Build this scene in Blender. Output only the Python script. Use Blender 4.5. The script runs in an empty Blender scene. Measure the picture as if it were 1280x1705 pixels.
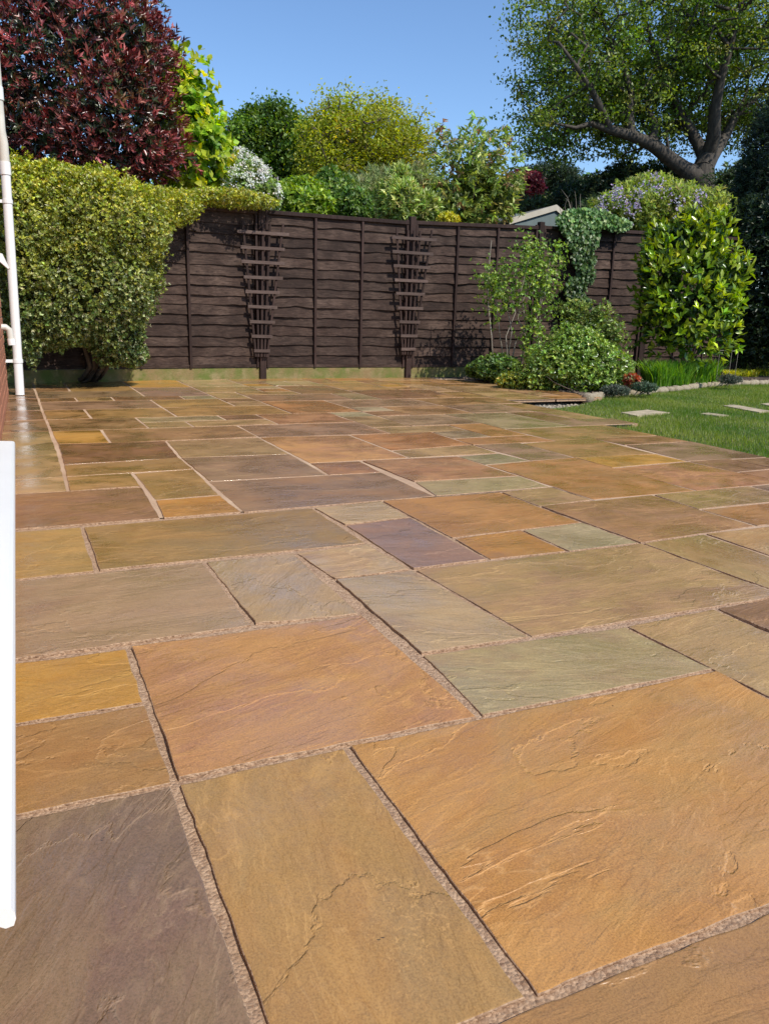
import bpy, math, random
import numpy as np
from mathutils import Vector, Matrix, noise
random.seed(7)
rng = np.random.default_rng(7)
R = math.radians
scene = bpy.context.scene

# ------------------------------------------------------------------ camera
FPX, PITCH, ROLL, YAW, CAMH, TX, TY = 1322.1, 0.2411, -0.0271, 0.4396, 0.7619, -0.3349, 1.1715
cp, sp = math.cos(-PITCH), math.sin(-PITCH)
cr, sr = math.cos(ROLL), math.sin(ROLL)
RM = (np.array([[1, 0, 0], [0, cp, -sp], [0, sp, cp]]) @ np.array([[1, 0, 0], [0, 0, 1], [0, -1, 0]])
      @ np.array([[cr, -sr, 0], [sr, cr, 0], [0, 0, 1]]))
cam = bpy.data.objects.new('camera', bpy.data.cameras.new('camera'))
scene.collection.objects.link(cam)
Mx = np.eye(4)
Mx[:3, 0] = RM[:, 0]; Mx[:3, 1] = -RM[:, 1]; Mx[:3, 2] = -RM[:, 2]; Mx[:3, 3] = (0, 0, CAMH)
cam.matrix_world = Matrix(Mx.tolist())
cam.data.sensor_fit = 'HORIZONTAL'
cam.data.sensor_width = 36.0
cam.data.lens = FPX / 1280 * 36.0
cam.data.clip_start = 0.02
cam.data.clip_end = 2000
scene.camera = cam

# ------------------------------------------------------------------ light
CY, SY = math.cos(YAW), math.sin(YAW)
SUN_EL = R(48)
lu, lv = -0.33, 0.944                       # horizontal travel of the light in patio axes
ldx, ldy = CY * lu - SY * lv, SY * lu + CY * lv
ll = math.hypot(ldx, ldy); ldx /= ll; ldy /= ll
ldir = Vector((ldx * math.cos(SUN_EL), ldy * math.cos(SUN_EL), -math.sin(SUN_EL)))
sun = bpy.data.objects.new('sun', bpy.data.lights.new('sun', 'SUN'))
scene.collection.objects.link(sun)
sun.rotation_euler = ldir.to_track_quat('-Z', 'Y').to_euler()
sun.data.energy = 4.1
sun.data.angle = R(0.53)
sun.data.color = (1.0, 0.95, 0.87)
world = bpy.data.worlds.new('World'); scene.world = world
world.use_nodes = True
wn = world.node_tree
for n in list(wn.nodes): wn.nodes.remove(n)
sky = wn.nodes.new('ShaderNodeTexSky'); sky.sky_type = 'NISHITA'; sky.sun_disc = False
sky.sun_elevation = SUN_EL
sky.sun_rotation = math.atan2(-ldx, -ldy)
sky.air_density = 1.0; sky.dust_density = 0.2; sky.ozone_density = 6.5
bg = wn.nodes.new('ShaderNodeBackground'); bg.inputs[1].default_value = 0.15
wo = wn.nodes.new('ShaderNodeOutputWorld')
wn.links.new(sky.outputs[0], bg.inputs[0]); wn.links.new(bg.outputs[0], wo.inputs[0])
scene.view_settings.view_transform = 'Standard'
scene.view_settings.look = 'None'
scene.view_settings.exposure = 0.24
scene.view_settings.gamma = 1.0
scene.view_settings.use_curve_mapping = False
scene.render.engine = 'CYCLES'
scene.cycles.max_bounces = 8
scene.cycles.transparent_max_bounces = 8
scene.cycles.use_adaptive_sampling = True
scene.cycles.use_denoising = True

# ------------------------------------------------------------------ maths helpers
CAMP = np.array([0, 0, CAMH])
def ray(px, py): return RM @ np.array([(px - 640) / FPX, (py - 852.5) / FPX, 1.0])
def on_z(px, py, z=0.0):
    d = ray(px, py); return CAMP + d * ((z - CAMH) / d[2])
def at_depth(px, py, D):
    """point seen at a photo pixel, D metres away measured level and straight ahead"""
    d = ray(px, py); return CAMP + d * (D / d[1])
def L(u, v, z=0.0):
    return np.array([CY * u * .3 - SY * v * .3 + TX, SY * u * .3 + CY * v * .3 + TY, z])
def to_lat(P):
    a, b = P[0] - TX, P[1] - TY
    return np.array([CY * a + SY * b, -SY * a + CY * b]) / .3
def nrm(a):
    return a / np.maximum(np.linalg.norm(a, axis=-1, keepdims=True), 1e-9)

# ------------------------------------------------------------------ object helpers
COL = scene.collection
def tag(o, label=None, cat=None, group=None, kind=None):
    if label: o['label'] = label
    if cat: o['category'] = cat
    if group: o['group'] = group
    if kind: o['kind'] = kind
    return o
def thing(name, loc, label, cat, group=None):
    o = bpy.data.objects.new(name, None); COL.objects.link(o)
    o.location = tuple(float(c) for c in loc); o.empty_display_size = .1
    return tag(o, label, cat, group)
def fast_mesh(name, V, F, mat=None, smooth=False, tint=None):
    me = bpy.data.meshes.new(name)
    V = np.asarray(V, dtype=np.float32)
    if isinstance(F, np.ndarray):
        k = F.shape[1]; n = F.shape[0]
        me.vertices.add(len(V)); me.vertices.foreach_set('co', V.ravel())
        me.loops.add(n * k); me.loops.foreach_set('vertex_index', F.astype(np.int32).ravel())
        me.polygons.add(n); me.polygons.foreach_set('loop_start', np.arange(0, n * k, k, dtype=np.int32))
        me.update(calc_edges=True)
    else:
        me.from_pydata([tuple(map(float, v)) for v in V], [], F); me.update()
    if mat: me.materials.append(mat)
    if smooth: me.polygons.foreach_set('use_smooth', np.ones(len(me.polygons), dtype=bool))
    if tint is not None:
        ca = me.color_attributes.new('tint', 'FLOAT_COLOR', 'POINT')
        c = np.ones((len(V), 4), dtype=np.float32); c[:, :3] = tint
        ca.data.foreach_set('color', c.ravel())
    me.validate()
    return me
def obj(name, me, parent=None, loc=None, kind=None, rotz=0.0):
    o = bpy.data.objects.new(name, me); COL.objects.link(o)
    if parent is not None: o.parent = parent
    if loc is not None: o.location = tuple(float(c) for c in loc)
    if rotz: o.rotation_euler = (0, 0, rotz)
    if kind: o['kind'] = kind
    return o
def part(name, V, F, mat, parent, smooth=False, tint=None, kind=None, depth_parent=None):
    """world-space vertices made local to the parent thing"""
    base = np.array(parent.location)
    q = parent.parent
    while q is not None: base = base + np.array(q.location); q = q.parent
    return obj(name, fast_mesh(name, np.asarray(V) - base, F, mat, smooth, tint), parent, kind=kind)

class B:
    """collects boxes, prisms and tubes into one mesh"""
    def __init__(s): s.v = []; s.f = []
    def add(s, V, F):
        k = len(s.v); s.v += [tuple(map(float, p)) for p in V]; s.f += [tuple(i + k for i in f) for f in F]
    def box(s, c, ax, ay, az, bev=0.0):
        """centre and three half-axis vectors"""
        c = np.array(c, float); ax, ay, az = (np.array(a, float) for a in (ax, ay, az))
        if bev <= 0:
            V = [c + i * ax + j * ay + k * az for k in (-1, 1) for j in (-1, 1) for i in (-1, 1)]
            s.add(V, [(0, 2, 3, 1), (4, 5, 7, 6), (0, 1, 5, 4), (2, 6, 7, 3), (0, 4, 6, 2), (1, 3, 7, 5)]); return
        la, lb, lc = (np.linalg.norm(a) for a in (ax, ay, az))
        fa, fb, fc = max(0, 1 - bev / la), max(0, 1 - bev / lb), max(0, 1 - bev / lc)
        ring = [(-fa, -1), (fa, -1), (1, -fb), (1, fb), (fa, 1), (-fa, 1), (-1, fb), (-1, -fb)]
        inn = [(-fa, -fb), (fa, -fb), (fa, -fb), (fa, fb), (fa, fb), (-fa, fb), (-fa, fb), (-fa, -fb)]
        V = []
        for kz, rr in ((-1, inn), (-fc, ring), (fc, ring), (1, inn)):
            V += [c + x * ax + y * ay + kz * az for x, y in rr]
        F = []
        for r in range(3):
            for i in range(8):
                j = (i + 1) % 8
                F.append((r * 8 + i, r * 8 + j, r * 8 + 8 + j, r * 8 + 8 + i))
        F.append(tuple(range(7, -1, -1))); F.append(tuple(range(24, 32)))
        s.add(V, F)
    def tube(s, pts, rad, n=8, caps=True):
        pts = [np.array(p, float) for p in pts]
        if not hasattr(rad, '__len__'): rad = [rad] * len(pts)
        V = []; F = []
        up = None
        for i, p in enumerate(pts):
            t = (pts[min(i + 1, len(pts) - 1)] - pts[max(i - 1, 0)]); t = t / (np.linalg.norm(t) + 1e-9)
            if up is None:
                up = np.array([0, 0, 1.0]) if abs(t[2]) < .9 else np.array([1.0, 0, 0])
            a = np.cross(t, up); a /= np.linalg.norm(a) + 1e-9; b = np.cross(t, a); up = np.cross(a, t)
            for k in range(n):
                th = 2 * math.pi * k / n
                V.append(p + rad[i] * (math.cos(th) * a + math.sin(th) * b))
        for i in range(len(pts) - 1):
            for k in range(n):
                l = (k + 1) % n
                F.append((i * n + k, i * n + l, i * n + n + l, i * n + n + k))
        if caps:
            k_ = len(V); V += V[:n] + V[(len(pts) - 1) * n:len(pts) * n]
            F.append(tuple(range(k_ + n - 1, k_ - 1, -1))); F.append(tuple(range(k_ + n, k_ + 2 * n)))
        s.add(V, F)
    def part(s, name, mat, parent, smooth=False, kind=None):
        return part(name, np.array(s.v), s.f, mat, parent, smooth, kind=kind)

# ------------------------------------------------------------------ materials
class NT:
    def __init__(s, name):
        s.m = bpy.data.materials.new(name); s.m.use_nodes = True
        s.t = s.m.node_tree
        for n in list(s.t.nodes): s.t.nodes.remove(n)
        s.out = s.t.nodes.new('ShaderNodeOutputMaterial')
    def n(s, typ, ins=None, **kw):
        nd = s.t.nodes.new('ShaderNode' + typ)
        for k, v in kw.items(): setattr(nd, k, v)
        for k, v in (ins or {}).items():
            if hasattr(v, 'is_output') or isinstance(v, bpy.types.NodeSocket): s.t.links.new(v, nd.inputs[k])
            else: nd.inputs[k].default_value = v
        return nd
    def math(s, op, a, b=0.0, c=None):
        ins = {0: a, 1: b}
        if c is not None: ins[2] = c
        return s.n('Math', ins, operation=op).outputs[0]
    def mix(s, fac, a, b, blend='MIX'):
        nd = s.n('Mix', data_type='RGBA', blend_type=blend)
        for k, v in ((0, fac), (6, a), (7, b)):
            if isinstance(v, bpy.types.NodeSocket): s.t.links.new(v, nd.inputs[k])
            else: nd.inputs[k].default_value = v if k == 0 else (tuple(v) + (1,))[:4]
        return nd.outputs[2]
    def ramp(s, fac, lo, hi):
        return s.n('MapRange', {0: fac, 1: lo, 2: hi, 3: 0.0, 4: 1.0}).outputs[0]
    def noise(s, vec, scale, detail=4, rough=.55, dist=0.0):
        return s.n('TexNoise', {'Vector': vec, 'Scale': scale, 'Detail': detail, 'Roughness': rough, 'Distortion': dist}).outputs[0]
    def done(s, shader):
        s.t.links.new(shader, s.out.inputs[0]); return s.m
    def coords(s, scale=(1, 1, 1), seed=True):
        tc = s.n('TexCoord').outputs['Object']
        if seed:
            r = s.n('ObjectInfo').outputs['Random']
            off = s.n('CombineXYZ', {0: s.math('MULTIPLY', r, 37.0), 1: s.math('MULTIPLY', r, 91.0), 2: s.math('MULTIPLY', r, 63.0)}).outputs[0]
            tc = s.n('VectorMath', {0: tc, 1: off}, operation='ADD').outputs[0]
        return s.n('Mapping', {'Vector': tc, 'Scale': scale}).outputs[0]

def plain(name, col, rough=.5, var=.15, scale=8, bump=0.0, bscale=60, spec=.5):
    t = NT(name); c = t.coords()
    n1 = t.noise(c, scale, 5)
    dark = tuple(x * (1 - var) for x in col); lite = tuple(min(1, x * (1 + var)) for x in col)
    b = t.mix(t.ramp(n1, .3, .7), dark, lite)
    ins = {'Base Color': b, 'Roughness': rough, 'Specular IOR Level': spec}
    if bump > 0:
        ins['Normal'] = t.n('Bump', {'Height': t.noise(c, bscale, 6), 'Strength': 1.0, 'Distance': bump}).outputs[0]
    return t.done(t.n('BsdfPrincipled', ins).outputs[0])

STC = {}
def sandstone(name, A, Bc, C, wet=1.15):
    """riven sandstone: A main, Bc second, C vein colour; streaks run along local x"""
    STC[name.split('_sandstone')[0]] = (A, Bc, C)
    t = NT(name)
    c = t.coords()
    st = t.n('Mapping', {'Vector': c, 'Scale': (1, 2.6, 1)}).outputs[0]
    big = t.noise(st, 1.5, 5, .62, 1.1)
    med = t.noise(st, 6.0, 8, .65, 1.2)
    fin = t.noise(c, 330, 3, .6)
    fin2 = t.noise(c, 60, 5, .7)
    blot = t.noise(c, 9, 6, .7, .3)
    base = t.mix(t.ramp(big, .42, .58), A, Bc)
    base = t.mix(t.math('MULTIPLY', t.ramp(med, .50, .68), .8), base, C)
    base = t.mix(t.math('MULTIPLY', t.ramp(blot, .55, .75), .35), base, tuple(x * .62 for x in A))
    # lamination ridges, their pale glints painted as thin lines of colour
    w = t.noise(t.n('Mapping', {'Vector': c, 'Scale': (1, 3.6, 1)}).outputs[0], 1.5, 6, .55, .35)
    k = t.math('MULTIPLY', w, 16.0)
    fr = t.math('FRACT', k)
    fl = t.math('FLOOR', k)
    cliff = t.n('MapRange', {0: fr, 1: .62, 2: 1.0, 3: 0.0, 4: 1.0}, interpolation_type='SMOOTHSTEP').outputs[0]
    hgt = t.math('ADD', fl, cliff)
    gate = t.ramp(t.noise(c, 2.6, 3, .5), .45, .62)
    line = t.math('MULTIPLY', t.math('MULTIPLY', t.ramp(t.math('ABSOLUTE', t.math('SUBTRACT', fr, .88)), .11, .0), gate), .55)
    pale = tuple(min(.75, x * 1.3 + .02) for x in C)
    base = t.mix(line, base, pale)
    # every slab carries its own second stain
    rnd = t.n('ObjectInfo').outputs['Random']
    s2 = t.mix(t.ramp(t.math('FRACT', t.math('MULTIPLY', rnd, 7.3)), .3, .6), (.37, .175, .045), (.26, .135, .078))
    s2 = t.mix(t.ramp(t.math('FRACT', t.math('MULTIPLY', rnd, 23.7)), .55, .75), s2, (.30, .195, .085))
    sm = t.ramp(t.noise(t.n('Mapping', {'Vector': c, 'Scale': (1, 1.9, 1)}).outputs[0], 2.1, 7, .6, 1.4), .47, .63)
    base = t.mix(t.math('MULTIPLY', sm, .55), base, s2)
    # broad delaminated plateaus
    pw = t.math('MULTIPLY', t.noise(t.n('Mapping', {'Vector': c, 'Scale': (1, 1.8, 1)}).outputs[0], 1.6, 7, .56, .5), 5.5)
    pfr = t.math('FRACT', pw)
    pcl = t.math('ADD', t.math('FLOOR', pw), t.n('MapRange', {0: pfr, 1: .93, 2: 1.0, 3: 0.0, 4: 1.0}, interpolation_type='SMOOTHSTEP').outputs[0])
    base = t.mix(t.math('MULTIPLY', t.ramp(t.math('ABSOLUTE', t.math('SUBTRACT', pfr, .95)), .05, .0), .35), base, pale)
    base = t.mix(t.math('MULTIPLY', t.ramp(t.math('ABSOLUTE', t.math('SUBTRACT', pfr, .02)), .02, .0), .35), base, tuple(x * .45 for x in A))
    # pale mineral flecks in patches
    fk = t.math('MULTIPLY', t.ramp(t.noise(c, 75, 4, .6, 1.5), .56, .64), t.ramp(t.noise(c, 3.4, 5, .7, .5), .52, .66))
    base = t.mix(t.math('MULTIPLY', fk, .5), base, pale)
    # stain swathes
    base = t.mix(t.math('MULTIPLY', t.ramp(t.noise(st, .9, 4, .5, 1.8), .5, .6), .55), base, t.mix(.5, Bc, C))
    # grain speckle
    base = t.mix(t.math('MULTIPLY', t.ramp(fin, .42, .68), .38), base, tuple(x * 1.45 for x in Bc))
    base = t.mix(t.math('MULTIPLY', t.ramp(fin, .52, .34), .35), base, tuple(x * .5 for x in A))
    base = t.mix(t.math('MULTIPLY', t.ramp(fin2, .5, .75), .3), base, tuple(x * 1.25 for x in A))
    hsv = t.n('HueSaturation', {'Hue': t.math('ADD', t.math('MULTIPLY', t.n('ObjectInfo').outputs['Random'], .012), .494),
              'Saturation': 1.0, 'Value': t.math('ADD', t.math('MULTIPLY', t.math('FRACT', t.math('MULTIPLY', t.n('ObjectInfo').outputs['Random'], 17.0)), .22), .9), 'Color': base}).outputs[0]
    # wet film gathers in the hollows
    damp = t.ramp(t.noise(c, 3.2, 6, .65, .4), .40, .60)
    rough = t.n('MapRange', {0: damp, 1: 0.0, 2: 1.0, 3: .62 - .1 * wet, 4: max(.14, .40 - .16 * wet)}).outputs[0]
    hh = t.math('ADD', t.math('MULTIPLY', hgt, .0008), t.math('MULTIPLY', med, .0042))
    hh = t.math('ADD', hh, t.math('MULTIPLY', pcl, .0024))
    hh = t.math('ADD', hh, t.math('MULTIPLY', fin2, .0011))
    hh = t.math('ADD', hh, t.math('MULTIPLY', t.math('MULTIPLY', fin, t.math('SUBTRACT', 1.35, damp)), .00042))
    bmp = t.n('Bump', {'Height': hh, 'Strength': .8, 'Distance': 1.0}).outputs[0]
    film = t.n('Bump', {'Height': hh, 'Strength': .35, 'Distance': 1.0}).outputs[0]
    bs = t.n('BsdfPrincipled', {'Base Color': hsv, 'Roughness': rough, 'Specular IOR Level': .5, 'Normal': bmp,
                                'Coat Weight': t.math('MULTIPLY', damp, min(.95, .6 * wet)), 'Coat Roughness': .09, 'Coat Normal': film})
    return t.done(bs.outputs[0])

def leaf_mat(name, gloss=.4, trans=.35, spec=.5):
    t = NT(name)
    a = t.n('Attribute', attribute_name='tint').outputs['Color']
    pb = t.n('BsdfPrincipled', {'Base Color': a, 'Roughness': gloss, 'Specular IOR Level': spec}).outputs[0]
    tr = t.n('BsdfTranslucent', {'Color': t.mix(.5, a, (.30, .36, .03), 'SCREEN') if False else t.n('HueSaturation', {'Hue': .49, 'Saturation': 1.15, 'Value': 1.5, 'Color': a}).outputs[0]}).outputs[0]
    return t.done(t.n('MixShader', {0: trans, 1: pb, 2: tr}).outputs[0])

def bark_mat(name, A, Bc):
    t = NT(name); c = t.coords((1, 1, .3))
    n1 = t.noise(c, 14, 7, .65, .5)
    col = t.mix(t.ramp(n1, .35, .65), A, Bc)
    bmp = t.n('Bump', {'Height': n1, 'Strength': .8, 'Distance': .02}).outputs[0]
    return t.done(t.n('BsdfPrincipled', {'Base Color': col, 'Roughness': .85, 'Normal': bmp}).outputs[0])

def fence_wood(name, A, Bc, C, along='x'):
    t = NT(name)
    sc = (1.6, 8, 26) if along == 'x' else (22, 22, 1.2)
    c = t.coords(sc)
    c2 = t.coords((1, 1, 1))
    g = t.noise(c, 2.2, 8, .7, .6)
    g2 = t.noise(c2, 3.0, 5, .6, .3)
    g3 = t.noise(c2, 40, 5, .7)
    col = t.mix(t.ramp(g, .3, .7), A, Bc)
    col = t.mix(t.math('MULTIPLY', t.math('MULTIPLY', t.ramp(g2, .42, .66), t.ramp(g, .35, .6)), .8), col, C)
    col = t.mix(t.math('MULTIPLY', t.ramp(g3, .6, .8), .35), col, tuple(x * 1.7 for x in C))
    hv = t.n('HueSaturation', {'Hue': .5, 'Saturation': 1.0, 'Value': t.math('ADD', t.math('MULTIPLY', t.n('ObjectInfo').outputs['Random'], .5), .75), 'Color': col}).outputs[0]
    bmp = t.n('Bump', {'Height': t.math('ADD', g, t.math('MULTIPLY', g3, .3)), 'Strength': 1.0, 'Distance': .006}).outputs[0]
    return t.done(t.n('BsdfPrincipled', {'Base Color': hv, 'Roughness': .75, 'Normal': bmp, 'Specular IOR Level': .2}).outputs[0])

ST = {
 'orange': sandstone('orange_sandstone', (0.350, 0.147, 0.037), (0.391, 0.179, 0.050), (0.457, 0.230, 0.076)),
 'pink': sandstone('pink_sandstone', (0.358, 0.166, 0.074), (0.410, 0.197, 0.066), (0.520, 0.270, 0.080)),
 'ochre': sandstone('ochre_sandstone', (0.347, 0.179, 0.051), (0.312, 0.176, 0.056), (0.439, 0.245, 0.076)),
 'yellow': sandstone('yellow_sandstone', (0.445, 0.203, 0.034), (0.382, 0.182, 0.040), (0.520, 0.280, 0.068)),
 'olive': sandstone('olive_sandstone', (0.323, 0.203, 0.070), (0.364, 0.213, 0.084), (0.439, 0.280, 0.100)),
 'greygreen': sandstone('grey_green_sandstone', (0.318, 0.234, 0.098), (0.358, 0.239, 0.108), (0.439, 0.322, 0.144)),
 'greybrown': sandstone('grey_brown_sandstone', (0.260, 0.151, 0.074), (0.295, 0.171, 0.080), (0.370, 0.224, 0.104)),
 'mauve': sandstone('mauve_sandstone', (.188, .116, .068), (.200, .112, .072), (.32, .205, .115)),
 'plum': sandstone('plum_sandstone', (0.214, 0.123, 0.078), (0.248, 0.141, 0.086), (0.289, 0.176, 0.112)),
 'brown': sandstone('brown_sandstone', (0.214, 0.104, 0.042), (0.271, 0.135, 0.050), (0.358, 0.187, 0.072)),
 'rust': sandstone('rust_sandstone', (0.330, 0.155, 0.060), (0.370, 0.187, 0.068), (0.462, 0.250, 0.088)),
 'peach': sandstone('peach_sandstone', (0.370, 0.213, 0.096), (0.416, 0.239, 0.104), (0.485, 0.301, 0.132)),
 'buff': sandstone('buff_sandstone', (0.393, 0.259, 0.116), (0.427, 0.270, 0.120), (0.497, 0.333, 0.160)),
 'blue': sandstone('blue_grey_sandstone', (0.306, 0.234, 0.112), (0.347, 0.255, 0.124), (0.405, 0.301, 0.152)),
 'lilac': sandstone('lilac_grey_sandstone', (0.318, 0.203, 0.104), (0.358, 0.224, 0.108), (0.416, 0.280, 0.144)),
}
ST_WET = {}
M_conc = plain('edge_concrete', (.42, .38, .30), .8, .2, 10, .003, 80)
M_white = plain('white_upvc', (.80, .80, .78), .28, .02, 4)
M_creamshade = plain('shaded_cream_plastic', (.62, .58, .50), .4, .12, 6)  # beige tone paints shade onto the swan neck and upper pipe
M_bark = bark_mat('dark_bark', (.045, .032, .022), (.12, .09, .065))
M_barkgrey = bark_mat('grey_bark', (.10, .085, .06), (.22, .19, .14))
M_leaf = leaf_mat('leaf', .42, .35)
M_leafgloss = leaf_mat('glossy_leaf', .27, .28, .6)
M_leafthin = leaf_mat('thin_leaf', .5, .48)
M_petal = leaf_mat('petal', .6, .3)
M_slat = fence_wood('brown_stained_slat', (.017, .0095, .0065), (.056, .032, .023), (.112, .073, .054))
M_post = fence_wood('brown_stained_post', (.026, .015, .012), (.045, .026, .021), (.07, .042, .034), 'z')
M_trel = fence_wood('trellis_wood', (.085, .056, .046), (.125, .085, .070), (.16, .115, .095))

# ------------------------------------------------------------------ ground
t = NT('earth'); c = t.coords(seed=False)
e1 = t.noise(c, 1.2, 8); e2 = t.noise(c, 30, 6, .7)
ecol = t.mix(t.ramp(e1, .4, .6), (.05, .035, .02), (.075, .07, .025))
ecol = t.mix(t.math('MULTIPLY', t.ramp(e2, .5, .7), .6), ecol, (.14, .10, .065))
M_earth = t.done(t.n('BsdfPrincipled', {'Base Color': ecol, 'Roughness': .95, 'Normal': t.n('Bump', {'Height': e2, 'Distance': .02}).outputs[0]}).outputs[0])
g = obj('ground', fast_mesh('ground', [(-400, -400, -.16), (400, -400, -.16), (400, 600, -.16), (-400, 600, -.16)], [(0, 1, 2, 3)], M_earth))
tag(g, kind='structure')

t = NT('sandy_mortar'); c = t.coords(seed=False)
v1 = t.n('TexVoronoi', {'Vector': c, 'Scale': 190.0}).outputs
m1 = t.noise(c, 12, 5); 
mc = t.mix(t.ramp(m1, .35, .65), (.33, .19, .10), (.47, .30, .17))
mc = t.mix(.6, mc, t.mix(v1['Color'], (.18, .09, .05), (.66, .46, .30)))
hh = t.math('ADD', t.math('MULTIPLY', t.math('SUBTRACT', 1.0, v1['Distance']), .0026), t.math('MULTIPLY', t.noise(c, 90, 6, .8), .004))
M_mortar = t.done(t.n('BsdfPrincipled', {'Base Color': mc, 'Roughness': .8, 'Normal': t.n('Bump', {'Height': hh, 'Strength': 1.0, 'Distance': 1.0}).outputs[0]}).outputs[0])
# ------------------------------------------------------------------ patio slabs (patio module = 0.3 m)
MEAS = {(0,0):(291,1304),(1,0):(575,1241),(1,-2):(892,1666),(2,0):(800,1194),(4,0):(1192,1115),(0,2):(215,1077),(2,2):(603,1022),(2,1):(700,1090),(4,1):(1040,1042),(3,1):(885,1061),(3,3):(687,948),(2,3):(555,965),(1,2):(422,1042),(1,4):(340,935),(2,4):(490,921),(0,4):(162,951),(0,6):(137,877),(6,3):(1067,904),(5,3):(947,918),(4,3):(815,932),(5,1):(1187,1012),
(1,6):(270,864),(2,6):(405,853),(0,8):(114,819),(1,8):(238,811),(1,7):(257,833),(2,7):(367,824),(0,9):(108,794),(0,10):(105,775),(2,10):(300,762),(2,12):(276,734),(1,12):(184,735),(0,12):(94,740),(1,14):(171,713),(0,14):(85,718),
(2,9):(324,781),(4,12):(431,728),(4,14):(395,708),(4,9):(514,771),(4,8):(546,791),(5,8):(636,786),(3,6):(520,845),(4,6):(634,834),(5,6):(725,826),
(6,9):(681,762),(6,10):(650,750),(5,7):(688,802.5),(7,9):(761,760),(7,7):(865,792),(7,8):(808,774),(8,10):(787,741),(8,9):(830,754.5),(8,8):(884,767),
(9,11):(817,727),(8,11):(754,730),(13,9):(1150,735),(13,7):(1278,761),(9,10):(866,738),(9,8):(957.5,762),(11,8):(1092,755.6),(9,7):(1019,779),(11,7):(1145,768),(11,9):(1040,741),(7,6):(916,810),(7,5):(987,832),(9,5):(1160,817),(11,6):(1227,786),(10,5):(1246,809),(8,5):(1085,824),(8,4):(1163,848),(8,3):(1261,876),(6,5):(898,843),(6,4):(970,870),(5,4):(866,882),(6,6):(832,819),(4,5):(684,862),(3,5):(573,874),(7,3):(1171,889),(4,4):(752,896),(3,4):(612,904)}
_mk = np.array(list(MEAS.keys()), float)
_mr = np.array([on_z(*p)[:2] - L(*k)[:2] for k, p in MEAS.items()])
_ml = np.linalg.norm(_mr, axis=1); _mr[_ml > .09] *= .5
def node(u, v):
    d2 = ((_mk - (u, v)) ** 2).sum(1)
    w = 1 / (d2 + .02) ** 2
    r = (w[:, None] * _mr).sum(0) / (w.sum() + .05)
    fade = min(1, max(0, (18 - v) / 5))
    return L(u, v)[:2] + r * fade

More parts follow.
